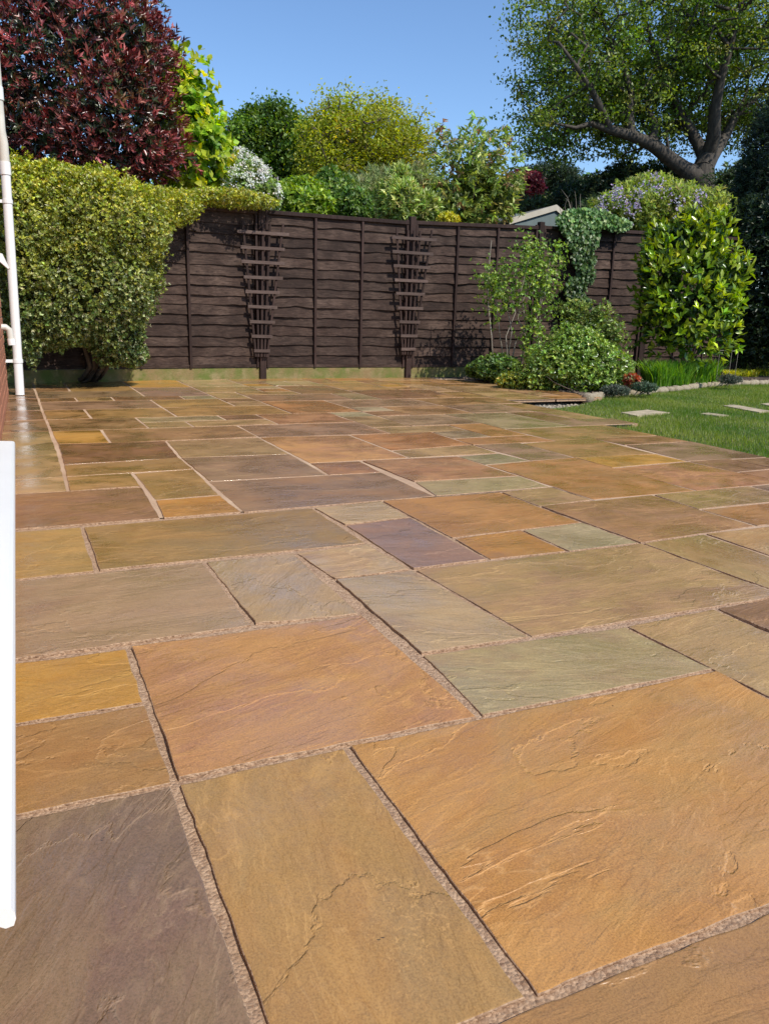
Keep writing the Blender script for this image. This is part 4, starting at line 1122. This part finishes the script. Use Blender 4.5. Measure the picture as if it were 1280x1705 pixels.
bush('spiky_shrub', 'upright shrub with pale edged leaves just over the fence left of the right trellis post', 'shrub', [ell(662, 335, 12.2, 32, 34, .4), ell(665, 300, 12.3, 14, 22, .2), ell(705, 345, 12.4, 24, 20, .3)], 662, 12.2, 900, .06, .11, .28, [(.20, .26, .06), (.34, .36, .12), (.10, .15, .03)], [3, 2, 2], 5, spread=.9, up=.6)
bush('golden_shrub', 'low golden yellow shrub just peeping over the fence beside the trellis post', 'shrub', [ell(745, 366, 12, 16, 9, .25)], 745, 12, 260, .03, .05, .5, [(.40, .36, .03), (.28, .30, .04)], [2, 1], 4)
# loose cherry-like tree
D = 14.5
th, E_ = bush('cherry_tree', 'loose leggy tree with drooping bronze green leaves over the fence, centre right', 'tree',
    [ell(790, 300, D, 62, 62, .8), ell(760, 345, D - .2, 68, 34, .8), ell(825, 330, D, 38, 40, .6)], 785, D, 620, .09, .15, .36, [(.15, .20, .04), (.23, .26, .06), (.20, .13, .06), (.32, .32, .11)], [4, 3, 1, 1.4], 5, M_leaf, .35, 2.0, .55, 1.1, -.9, twigs=50, hi=1.1, lo=.35)
br = []; lp = []
for x, y in ((735, 205), (748, 225), (790, 210), (800, 198), (833, 212), (845, 235), (862, 265), (868, 290), (720, 240), (775, 225), (812, 230), (728, 270), (755, 250), (850, 300), (785, 250), (705, 300), (822, 255), (740, 300)):
    a_ = at_depth(785 + (x - 785) * .3, 345, D); q = at_depth(x, y, D + rs.uniform(-.4, .4)); c_ = curve_pts(a_, q, 7, .12); br.append((c_, .012, .003))
    for f_ in (3, 4, 5, 6):
        for _ in range(5): lp.append(c_[f_] + rng.normal(0, .07, 3))
    for _ in range(4): lp.append(q + rng.normal(0, .06, 3))
stems(th, br, None, M_bark, 4, 'twigs')
lp = np.array(lp)
foliage(th, [rosettes(lp, rand_dir(len(lp)) * .4, 4, .08, .14, .38, [(.13, .19, .045), (.20, .25, .06), (.22, .12, .06)], [4, 3, 1], 1.3, -.6)], M_leaf, 'outer_leaves')
bush('white_blossom_shrub', 'patch of white blossom behind the loose cherry tree over the fence', 'shrub', [ell(700, 340, 16, 18, 16, .4)], 700, 16, 260, .05, .09, .7, [(.70, .68, .58), (.15, .2, .06)], [3, 1], 4, M_petal)

# ------------------------------------------------------------------ trees
def tree(name, label, E, trunk, rads, D, ncl, per, csize, L0, L1, asp, cols, w, mat=None, extra_limbs=(), seg=.5, tip=.012, bark=None, lump=.3, ls=.6, lo=.45, flat=.6, k=1, hi=1.05, cull=.35, kleaf=None):
    base = np.array(trunk[0]); th = thing(name, base, label, 'tree')
    T, out = shell(E, ncl, lo, hi, lump, ls, cull)
    limbs = [trunk] + list(extra_limbs)
    V, F, arr, rad = skeleton(limbs, rads, T, seg, .07, tip)
    part('trunk', V, F, bark or M_bark, th, True)
    n = len(T) * per
    idx = np.repeat(np.arange(len(T)), per)
    off = rng.normal(0, 1, (n, 3)) * csize * np.array([1, 1, flat]) * rng.uniform(.6, 1.3, (len(T), 1))[idx]
    P = T[idx] + off
    m = n
    a = rand_dir(m); nn = nrm(rand_dir(m) + np.array([0, 0, .8]))
    lg = rng.uniform(L0, L1, m)
    cc_ = mixcol(cols, w, len(T), .15)[idx] * np.exp(rng.normal(0, .2, (m, 1)))
    foliage(th, [leafset(P, a, nn, lg, lg * asp, np.clip(cc_, 0, .9))], mat or M_leaf, 'crown')
    return th

# two round trees beyond the gardens
D = 42
tree('round_tree', 'round dark green tree in the distance left of the yellow green one', [ell(450, 235, D, 72, 46, 2.2), ell(405, 245, D, 38, 42, 1.8), ell(495, 262, D, 40, 38, 1.8), ell(450, 206, D, 52, 22, 1.6), ell(460, 290, D, 60, 24, 1.8)],
     [base_at(448, D), at_depth(448, 310, D), at_depth(450, 280, D)], [.3, .25, .2], D, 520, 60, .32, .12, .22, .7, [(.05, .10, .014), (.09, .15, .018), (.13, .19, .022)], [3, 3, 1], seg=.8, tip=.02)
D = 38
tree('yellow_green_tree', 'broad domed tree with thin new yellow green leaves in the middle distance', [ell(612, 232, D, 96, 64, 2.4), ell(600, 290, D, 95, 50, 2.2), ell(672, 262, D, 46, 48, 2.0), ell(560, 232, D, 48, 48, 1.8)],
     [base_at(608, D), at_depth(608, 340, D), at_depth(610, 305, D)], [.3, .25, .2], D, 1200, 30, .34, .10, .20, .5, [(.24, .25, .022), (.18, .21, .018), (.30, .29, .04)], [3, 3, 1], M_leafthin, seg=.6, tip=.016, lo=.2)
bush('dark_pine', 'low flat dark pine tree beyond the shed', 'tree', [ell(915, 292, 34, 44, 15, 1.2), ell(935, 305, 34, 30, 12, 1.0), ell(890, 305, 34, 25, 10, 1.0)], 915, 34, 1500, .1, .2, .22, [(.02, .035, .015), (.035, .05, .02)], [2, 1], 5, inner=.8)
bush('dark_red_shrub', 'small rounded dark red shrub above the shed roof', 'shrub', [ell(872, 310, 24, 30, 22, .8), ell(860, 330, 24, 26, 22, .8)], 872, 24, 1200, .06, .12, .5, [(.14, .025, .03), (.20, .04, .04), (.08, .02, .02)], [3, 1, 2], 4)
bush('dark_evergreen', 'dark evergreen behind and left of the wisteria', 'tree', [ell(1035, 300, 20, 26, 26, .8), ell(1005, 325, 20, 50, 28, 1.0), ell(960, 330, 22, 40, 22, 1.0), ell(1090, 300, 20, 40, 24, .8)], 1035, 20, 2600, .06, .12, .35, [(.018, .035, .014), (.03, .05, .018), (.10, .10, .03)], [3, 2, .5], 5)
bush('garden_shrub', 'dark green shrubs around the shed behind the fence', 'shrub', [ell(885, 345, 21, 30, 14, .8), ell(840, 330, 22, 22, 30, .8), ell(1000, 352, 15, 34, 20, .5)], 885, 21, 900, .06, .11, .4, [(.03, .05, .018), (.06, .08, .025)], [2, 1], 4)

# shed behind the fence
D = 15.5
sq = lambda x, y, d=D: at_depth(x, y, d)
M_roof = plain('grey_shed_roof', (.13, .12, .10), .85, .25, 6, .004, 60)
M_shedwall = plain('blue_grey_shed_boards', (.13, .165, .16), .7, .1, 6)
M_barge = plain('cream_barge_board', (.48, .43, .34), .6, .08, 5)
ap = sq(924, 341); le = sq(846, 364, D - .6); re_ = sq(946, 360, D + .3)
shed = thing('garden_shed', (ap[0], ap[1], -.15), 'small blue grey garden shed with cream barge boards and grey roof behind the fence', 'shed')
back = np.array([-.75, 2.2, 0])
b = B(); 
th_ = np.array([0, 0, -.05])
for e0 in (le, re_):
    b.add([ap, e0, e0 + back, ap + back, ap + th_, e0 + th_, e0 + back + th_, ap + back + th_], [(0, 1, 2, 3), (7, 6, 5, 4), (0, 4, 5, 1), (1, 5, 6, 2), (2, 6, 7, 3)])
b.part('roof', M_roof, shed)
dirn = nrm((ap - le) * np.array([1, 1, 0])); fr_n = np.array([dirn[1], -dirn[0], 0])
b = B(); w0, w1 = le + (ap - le) * .12 , re_ + (ap - re_) * .12
zb = -.15
front = [np.array([w0[0], w0[1], zb]), np.array([w1[0], w1[1], zb]), w1 - (0, 0, .08), ap - (0, 0, .09), w0 - (0, 0, .08)]
bk = [p_ + back * .95 for p_ in front]
b.add(front + bk, [(0, 1, 2, 3, 4), (9, 8, 7, 6, 5), (0, 4, 9, 5), (1, 6, 7, 2)])
b.part('wall', M_shedwall, shed)
for e0, nm in ((le, 'barge_board'), (re_, 'barge_board')):
    b = B(); m_ = (ap + e0) / 2 + fr_n * .03 - np.array([0, 0, .045]); b.box(m_, (e0 - ap) / 2, fr_n * .012, (0, 0, .05)); b.part(nm, M_barge, shed)
for s_ in range(5):
    z = ap[2] - .28 - s_ * .12
    b = B(); a_, c_ = w0.copy(), w1.copy(); a_[2] = c_[2] = z; b.box((a_ + c_) / 2 + fr_n * .008, (c_ - a_) / 2 * .97, fr_n * .006, (0, 0, .055)); b.part('board', M_shedwall, shed)

# bare twiggy bush in front of the shed
tb = thing('bare_bush', base_at(958, 13.4), 'bare pale twigs standing over the fence beside the shed', 'shrub')
q0 = at_depth(955, 372, 13.4)
stems(tb, [(curve_pts(np.array(tb.location), q0, 5, .02), .015, .012)] + [(curve_pts(q0 - (0, 0, rs.uniform(0, .3)), at_depth(x, y, 13.4 + rs.uniform(-.2, .2)), 6, .04), .009, .003) for x, y in ((935, 315), (942, 330), (950, 335), (958, 318), (965, 322), (968, 335), (975, 340), (930, 345), (980, 350), (948, 322), (960, 345))], None, M_barkgrey, 4, 'twigs')

# wisteria mass
D = 14
th, E_ = bush('wisteria', 'sprawling pale green wisteria with hanging lilac flowers over the right end of the fence', 'climber',
    [ell(1090, 346, D, 85, 36, .8), ell(1040, 352, D - .3, 52, 30, .6), ell(1150, 352, D, 60, 36, .7), ell(1080, 322, D + .2, 50, 22, .6)], 1090, D, 3200, .05, .09, .38, [(.15, .20, .04), (.22, .26, .06), (.28, .29, .10)], [3, 3, 1], 5, M_leafthin, spread=1.0)
fl = []
for x, y in ((1030, 325), (1035, 335), (1052, 362), (1065, 320), (1100, 315), (1118, 322), (1010, 330), (1000, 345), (1165, 325), (1160, 330), (1045, 345), (1090, 300), (1025, 318), (1130, 340), (1008, 360), (1060, 340)):
    c_ = at_depth(x, y, D - .95); fl += [c_ + rng.normal(0, 1, 3) * (.045, .03, .07) for _ in range(rs.choice((12, 20, 34)))]
fl = np.array(fl)
foliage(th, [rosettes(fl, rand_dir(len(fl)), 3, .02, .035, .8, [(.40, .34, .44), (.50, .46, .52), (.34, .27, .40)], [3, 2, 2], 1.4)], M_petal, 'flowers')

# big oak at the right
D = 19
k_ = lambda x, y, d=0.0: at_depth(x, y, D + d)
trunk = [base_at(1172, D), k_(1172, 360), k_(1170, 325), k_(1168, 300), k_(1170, 280)]
limb = lambda a_, pts: (a_, [None] + pts)
limbs = [
 limb(3, [k_(1140, 282, -.1), k_(1115, 264, -.2), k_(1085, 240, -.5), k_(1050, 225, -.8), k_(1015, 215, -1.0), k_(985, 205, -1.2), k_(958, 212, -1.3), k_(925, 205, -1.5)]),
 limb(4, [k_(1172, 262, .2), k_(1160, 235, .3), k_(1140, 200, .4), k_(1120, 165, .3), k_(1100, 120, .2), k_(1085, 70, 0), k_(1070, 20, -.2), k_(1060, -40, -.2)]),
 limb(4, [k_(1180, 255, .0), k_(1188, 225, -.2), k_(1190, 180, -.4), k_(1200, 130, -.6), k_(1215, 80, -.7), k_(1230, 20, -.8), k_(1240, -50, -.8)]),
 limb(4, [k_(1186, 262, .4), k_(1208, 225, .8), k_(1225, 190, 1.0), k_(1260, 160, 1.2), k_(1300, 130, 1.4), k_(1340, 100, 1.5)]),
]
# extra forks off the long left limb
nb = 5
limbs.append(limb(nb + 3, [k_(1048, 190, -.7), k_(1050, 155, -.6), k_(1040, 115, -.5), k_(1020, 70, -.4), k_(1000, 25, -.3)]))
limbs.append(limb(nb + 2, [k_(1090, 205, -.2), k_(1078, 180, -.1), k_(1085, 160, 0), k_(1070, 120, .2)]))
limbs.append(limb(nb + 4, [k_(1000, 180, -1.3), k_(985, 150, -1.5), k_(960, 110, -1.6), k_(930, 70, -1.6)]))
OE = [ell(1090, 50, D + .4, 155, 105, 2.8), ell(955, 125, D, 92, 90, 1.9), ell(995, 190, D + .1, 120, 66, 1.8), ell(915, 215, D - .4, 50, 50, 1.2), ell(1200, 110, D + 1.9, 130, 120, 2.4), ell(1100, 165, D + 1.5, 110, 72, 1.7), ell(955, 30, D + .3, 88, 70, 2.0), ell(1260, 0, D + .5, 140, 110, 2.8), ell(1245, 200, D + 2.0, 74, 42, 1.3)]
rads = [.38, .34, .31, .28, .24] + [.17, .155, .135, .115, .09, .06, .04, .02] + [.15, .13, .11, .09, .075, .055, .035, .02] + [.17, .15, .12, .09, .07, .05, .04] + [.13, .11, .09, .07, .05, .04] + [.09, .075, .06, .045, .03] + [.07, .055, .045, .03] + [.08, .06, .045, .03]
tree('oak_tree', 'large spreading oak tree with thick dark limbs at the upper right', OE, trunk, rads, D, 1750, 44, .19, .055, .10, .62,
     [(.06, .10, .014), (.09, .14, .018), (.13, .175, .024), (.18, .20, .035)], [4, 4, 2.4, 1], M_leaf, limbs, bark=bark_mat('oak_bark', (.028, .022, .016), (.085, .068, .05)), seg=.35, tip=.0075, lo=.25, lump=.22, ls=.8, flat=.45, hi=1.04, cull=.2)

# dark conifer and dark hedge at the right
D = 16
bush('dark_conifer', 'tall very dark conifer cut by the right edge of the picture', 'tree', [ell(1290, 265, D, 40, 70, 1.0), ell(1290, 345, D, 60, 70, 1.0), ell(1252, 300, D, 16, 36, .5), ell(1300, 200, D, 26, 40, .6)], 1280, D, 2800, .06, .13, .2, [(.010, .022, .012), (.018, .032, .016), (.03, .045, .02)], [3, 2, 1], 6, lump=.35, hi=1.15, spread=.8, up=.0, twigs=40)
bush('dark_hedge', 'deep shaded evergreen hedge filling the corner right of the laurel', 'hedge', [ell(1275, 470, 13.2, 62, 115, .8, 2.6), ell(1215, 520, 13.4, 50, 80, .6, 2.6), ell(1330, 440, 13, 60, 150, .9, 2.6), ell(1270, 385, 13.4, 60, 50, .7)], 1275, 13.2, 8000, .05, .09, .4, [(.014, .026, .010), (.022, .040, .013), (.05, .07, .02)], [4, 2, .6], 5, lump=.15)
bush('garden_tree', 'slim dark trunk tree between oak and conifer', 'tree', [ell(1215, 300, 18, 34, 24, .8), ell(1235, 350, 17, 36, 22, .8)], 1225, 18, 380, .06, .12, .3, [(.03, .05, .02), (.06, .09, .025)], [2, 1], 5, twigs=60, lo=.3, lump=.4)

# laurel
D = 10.5
lb = GR(1150, 625)
LE = [ell(1150, 480, D, 66, 78, .5), ell(1160, 540, D - .05, 52, 52, .45), ell(1122, 415, D + .1, 34, 34, .34), ell(1178, 410, D + .1, 34, 46, .36), ell(1212, 450, D, 26, 26, .3), ell(1098, 450, D + .1, 30, 44, .4), ell(1105, 530, D + .3, 40, 50, .4), ell(1150, 385, D + .1, 26, 28, .28), ell(1200, 510, D, 28, 36, .3), ell(1095, 400, D + .2, 16, 26, .2)]
lau = thing('laurel_shrub', (lb[0], lb[1], 0), 'big laurel with large shiny bright green leaves in front of the dark corner', 'shrub')
LC = [(.19, .26, .015), (.13, .20, .012), (.29, .34, .025), (.06, .11, .010)]
P, out = shell(LE, 1050, .70, 1.14, .55, 4.0, .75)
s1 = rosettes(P, out, 5, .08, .125, .42, LC, [4, 4, 2, 2], .8, .7)
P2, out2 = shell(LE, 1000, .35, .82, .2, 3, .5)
s2 = rosettes(P2, out2, 5, .09, .13, .42, [(.03, .06, .012), (.06, .10, .015)], [2, 1], 1.0, .4)  # inner leaves coloured darker as shade within the laurel
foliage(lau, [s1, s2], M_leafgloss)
P, out = shell(LE, 1200, 1.0, 1.14, .25, 3, .98)
f_ = out[:, 1] < .15; P, out = P[f_][:280], out[f_][:280]
single_leaves(lau, P, out * .5 + rand_dir(len(P)) * .7 + np.array([0, 0, .7]), nrm(out + rand_dir(len(P)) * .4), rng.uniform(.08, .125, len(P)), .42, [(.28, .36, .022), (.20, .29, .015), (.40, .45, .045), (.24, .32, .02)], 280)
stems(lau, [(curve_pts(np.array(lau.location) + rng.normal(0, .08, 3) * (1, 1, 0), e[0], 6, .08), .018, .006) for e in LE], None, M_bark, 6)

# ivy over the fence
iv = thing('ivy', P3(posts[4] + fn * .06 + fd * .35, 0), 'ivy climbing down the fence in a dark green column and along its top', 'climber')
ip = []
def fence_hit(px, py, off=.07):
    d = ray(px, py); n3 = P3(fn); base = P3(posts[4] + fn * off); return CAMP + d * (np.dot(base - CAMP, n3) / np.dot(d, n3))
blobs = [(958, 375, 24, 22), (950, 365, 26, 12), (1000, 365, 34, 13), (1030, 372, 22, 12), (970, 400, 26, 22), (972, 430, 20, 20), (975, 455, 15, 18), (958, 480, 18, 22), (962, 505, 22, 20), (950, 520, 16, 18), (985, 385, 14, 18), (975, 352, 40, 8)]
for x, y, rx, ry in blobs:
    for _ in range(int(rx * ry * 1.1)):
        a = rng.uniform(0, 6.28); r = math.sqrt(rng.random()); ip.append(fence_hit(x + rx * r * math.cos(a), y + ry * r * math.sin(a), rng.uniform(.05, .22)))
ip = np.array(ip); n = len(ip)
nn = nrm(P3(fn) + rand_dir(n) * .55 + np.array([0, 0, .25])); aa = nrm(np.array([0, 0, -1.0]) + rand_dir(n) * .8)
lg = rng.uniform(.035, .065, n)
topf = np.clip((ip[:, 2] - 1.75) / .35, 0, 1)[:, None]
cc_ = mixcol([(.035, .07, .02), (.06, .10, .03), (.09, .13, .035), (.16, .19, .09)], [5, 4, 2, .5], n) * (1 + topf * .8)
foliage(iv, [leafset(ip, aa, nn, lg, lg * .95, np.clip(cc_, 0, .8))], M_leaf)
stems(iv, [(curve_pts(fence_hit(955, 560, .05), fence_hit(965, 370, .05), 9, .05), .012, .006), (curve_pts(fence_hit(965, 370, .07), fence_hit(1045, 372, .07), 7, .03), .008, .004)], None, M_bark, 5)

# rose-like shrub with pale bent stems
D = 10.0
rb = GR(858, 632)
ros = thing('rose_shrub', (rb[0], rb[1], 0), 'loose rose bush with pale twisted bare stems in front of the fence', 'shrub')
RE = [ell(850, 470, D, 44, 42, .32), ell(895, 450, D + .1, 42, 46, .34), ell(880, 415, D + .1, 22, 24, .22), ell(835, 500, D, 30, 34, .25), ell(905, 500, D, 26, 40, .26), ell(925, 430, D + .1, 20, 24, .2), ell(885, 560, D - .1, 22, 40, .2), ell(815, 470, D, 18, 24, .2)]
P, out = shell(RE, 1500, .3, 1.15, .8, 5, .3)
foliage(ros, [rosettes(P, out, 4, .026, .046, .6, [(.10, .17, .028), (.16, .24, .035), (.24, .31, .06), (.06, .10, .02)], [4, 4, 2, 2], 1.3, .2)], M_leaf)
sl = []
for x0, pts in ((856, [(845, 600), (842, 560), (858, 520), (850, 480)]), (862, [(868, 600), (875, 560), (862, 530), (866, 490), (880, 430)]), (852, [(846, 590), (852, 550), (845, 520), (835, 490)]), (866, [(852, 600), (858, 570), (874, 545), (870, 500), (895, 450)]), (872, [(900, 590), (890, 540), (905, 490), (915, 430)]), (900, [(902, 590), (898, 540), (900, 480)]), (822, [(818, 560), (812, 500), (815, 430), (818, 400)]), (845, [(832, 560), (826, 500)])):
    p0 = GR(x0, 634); pp = [p0] + [at_depth(x, y, D + rs.uniform(-.08, .08)) for x, y in pts]; sl.append((pp, .010, .004))
stems(ros, sl, None, bark_mat('pale_stem', (.20, .17, .13), (.38, .33, .26)), 6, 'stems')

# shrubs and plants along the bed front
def low(name, label, cat, E, gpx, n, L0, L1, asp, cols, w, **kw):
    return bush(name, label, cat, E, gpx[0], 0, n, L0, L1, asp, cols, w, ground_px=gpx, **kw)
D = 9.3
low('evergreen_shrub', 'spreading bushy shrub with small fresh green leaves at the front of the bed', 'shrub', [ell(960, 600, D, 58, 42, .40), ell(920, 612, D - .1, 44, 34, .34), ell(1005, 615, D, 42, 32, .34), ell(955, 568, D + .1, 34, 26, .28), ell(900, 625, D - .1, 32, 24, .28), ell(985, 630, D - .2, 56, 20, .3), ell(985, 585, D + .1, 26, 26, .2)], (960, 652), 4000, .024, .044, .52, [(.11, .18, .03), (.18, .26, .04), (.28, .34, .09), (.07, .11, .02)], [4, 4, 1.6, 2], k=4, mat=M_leafgloss, lump=.55, ls=4.5)
low('leafy_shrub', 'straggly shrub reaching up behind the spreading bushy one in front of the fence', 'shrub', [ell(990, 535, 10.2, 34, 32, .3), ell(1015, 560, 10.1, 28, 30, .28), ell(955, 520, 10.3, 26, 20, .22)], (990, 630), 700, .03, .05, .5, [(.09, .14, .03), (.16, .20, .04)], [2, 2], k=4, lump=.4, ls=4, twigs=20, lo=.4)
low('low_plant', 'low clump of green leaves at the fence foot left of the rose stems', 'plant', [ell(825, 612, 10, 36, 18, .25), ell(800, 615, 10.1, 22, 12, .2)], (825, 630), 800, .028, .05, .6, [(.06, .11, .025), (.10, .16, .03)], [2, 2], k=4)
low('low_plant', 'low yellowish green plant at the patio edge under the rose stems', 'plant', [ell(862, 634, 9.3, 34, 12, .2)], (862, 644), 420, .022, .04, .55, [(.20, .22, .035), (.12, .17, .03), (.34, .28, .04)], [2, 2, .8], k=4)
low('red_leaved_plant', 'small plant with bright orange red leaves behind the edging stones', 'plant', [ell(1052, 633, 8.9, 13, 9, .09)], (1052, 645), 150, .022, .04, .5, [(.26, .06, .03), (.32, .11, .04), (.10, .10, .03)], [2, 1, 1.5], k=4)
low('grey_plant', 'low blue grey mound plant left of the red leaved plant', 'plant', [ell(1024, 649, 8.6, 20, 6, .12)], (1022, 654), 420, .015, .03, .35, [(.05, .065, .045), (.08, .09, .06)], [2, 1], k=4)
low('grey_plant', 'low grey green mound plant below the red leaved plant', 'plant', [ell(1072, 644, 8.7, 18, 6, .12)], (1072, 650), 420, .015, .03, .35, [(.05, .08, .045), (.08, .11, .06)], [2, 1], k=4)
low('grey_plant', 'little dark grey cushion plant among the soil near the right edge', 'plant', [ell(1215, 631, 10.2, 16, 6, .12)], (1215, 636), 260, .015, .03, .35, [(.05, .065, .045), (.08, .09, .06)], [2, 1], k=4)
# strappy clumps
def blades(name, label, spots, n, h0, h1, w0, cols, w, lean=.5, cat='plant'):
    c0 = GR(*spots[0][:2]); th = thing(name, (c0[0], c0[1], 0), label, cat)
    Pn = []; 
    for x, y, r in spots:
        c_ = GR(x, y); m = n // len(spots); a = rng.uniform(0, 6.28, m); rr = r * np.sqrt(rng.random(m)); Pn.append(np.column_stack([c_[0] + rr * np.cos(a), c_[1] + rr * np.sin(a), np.zeros(m)]))
    Pn = np.concatenate(Pn); m = len(Pn); a = rng.uniform(0, 6.28, m); h = rng.uniform(h0, h1, m); le_ = lean * rng.uniform(.1, 1, m) * h
    d = np.column_stack([np.cos(a), np.sin(a), np.zeros(m)]); s = np.column_stack([-np.sin(a + rng.normal(0, .6, m)), np.cos(a), np.zeros(m)]); s = nrm(s) * (w0 * rng.uniform(.6, 1.2, m) / 2)[:, None]
    V = np.empty((m, 7, 3)); up = np.array([0, 0, 1.0])
    for k, (f, wf) in enumerate(((0, .8), (.45, 1), (.8, .7))):
        c_ = Pn + d * (le_ * f * f)[:, None] + up * (h * (f - .18 * f * f * lean * 2))[:, None]
        V[:, 2 * k] = c_ - s * wf; V[:, 2 * k + 1] = c_ + s * wf
    V[:, 6] = Pn + d * (le_ * 1.15)[:, None] + up * (h * (1 - .3 * lean))[:, None]
    F = np.array([[0, 1, 3], [0, 3, 2], [2, 3, 5], [2, 5, 4], [4, 5, 6]])[None] + (np.arange(m) * 7)[:, None, None]
    foliage(th, [(V.reshape(-1, 3), F.reshape(-1, 3), np.repeat(mixcol(cols, w, m), 7, 0))], M_leafthin)
    return th
blades('grassy_clump', 'large clump of upright grassy green leaves in front of the laurel', [(1120, 642, .20), (1095, 643, .15), (1150, 640, .2), (1085, 640, .14), (1175, 638, .15)], 4200, .18, .42, .010, [(.08, .17, .02), (.13, .24, .03), (.20, .30, .045)], [3, 3, 1], .55)
blades('yellow_clump', 'low strappy yellow green plants behind the edging stones at the right edge', [(1210, 628, .16), (1240, 626, .2), (1275, 625, .2), (1300, 625, .2)], 1800, .07, .17, .014, [(.40, .38, .05), (.28, .31, .04), (.16, .2, .03)], [3, 2, 1], .9)
blades('dark_grass', 'dark narrow grasses in the shade between laurel and dark hedge', [(1235, 618, .25), (1270, 616, .3), (1305, 616, .3)], 1500, .3, .7, .010, [(.06, .08, .02), (.12, .12, .04)], [3, 1], .5)
blades('fence_foot_weeds', 'small grassy weeds at the foot of the rose stems', [(800, 630, .1), (880, 640, .12), (915, 648, .1)], 420, .05, .13, .007, [(.10, .17, .03), (.20, .24, .05)], [2, 1], .7)
# thin metal hoop
hq = at_depth(1215, 584, 10.6)
hp = thing('plant_support', (hq[0], hq[1], 0), 'thin metal hoop plant support right of the laurel', 'plant support')
b = B(); rr = .13; ring = [hq + np.array([rr * math.cos(a), rr * math.sin(a), 0]) for a in np.linspace(0, 6.283, 25)]; b.tube(ring, .003, 5, False); b.part('hoop', plain('dull_metal', (.30, .26, .22), .5), hp, True)
for a in (.3, 2.4, 4.5):
    b = B(); q = hq + np.array([rr * math.cos(a), rr * math.sin(a), 0]); b.tube([np.array([q[0], q[1], 0]), q], .003, 5); b.part('leg', plain('dull_metal', (.30, .26, .22), .5), hp, True)
# background greenery band so that the gardens beyond are closed
bush('far_hedge', 'far belt of mixed green trees behind the gardens, low on the skyline', 'tree belt', [ell(200, 350, 48, 260, 40, 3), ell(520, 350, 48, 200, 36, 3), ell(800, 352, 48, 200, 34, 3), ell(1100, 350, 46, 220, 52, 3), ell(1400, 330, 46, 200, 70, 3)], 640, 48, 15000, .2, .4, .6, [(.05, .09, .02), (.08, .13, .025), (.11, .15, .03)], [3, 3, 1], 3, lump=.2, ls=.4, inner=.3)
print('slabs', len(SLABS), 'bricks', cnt)
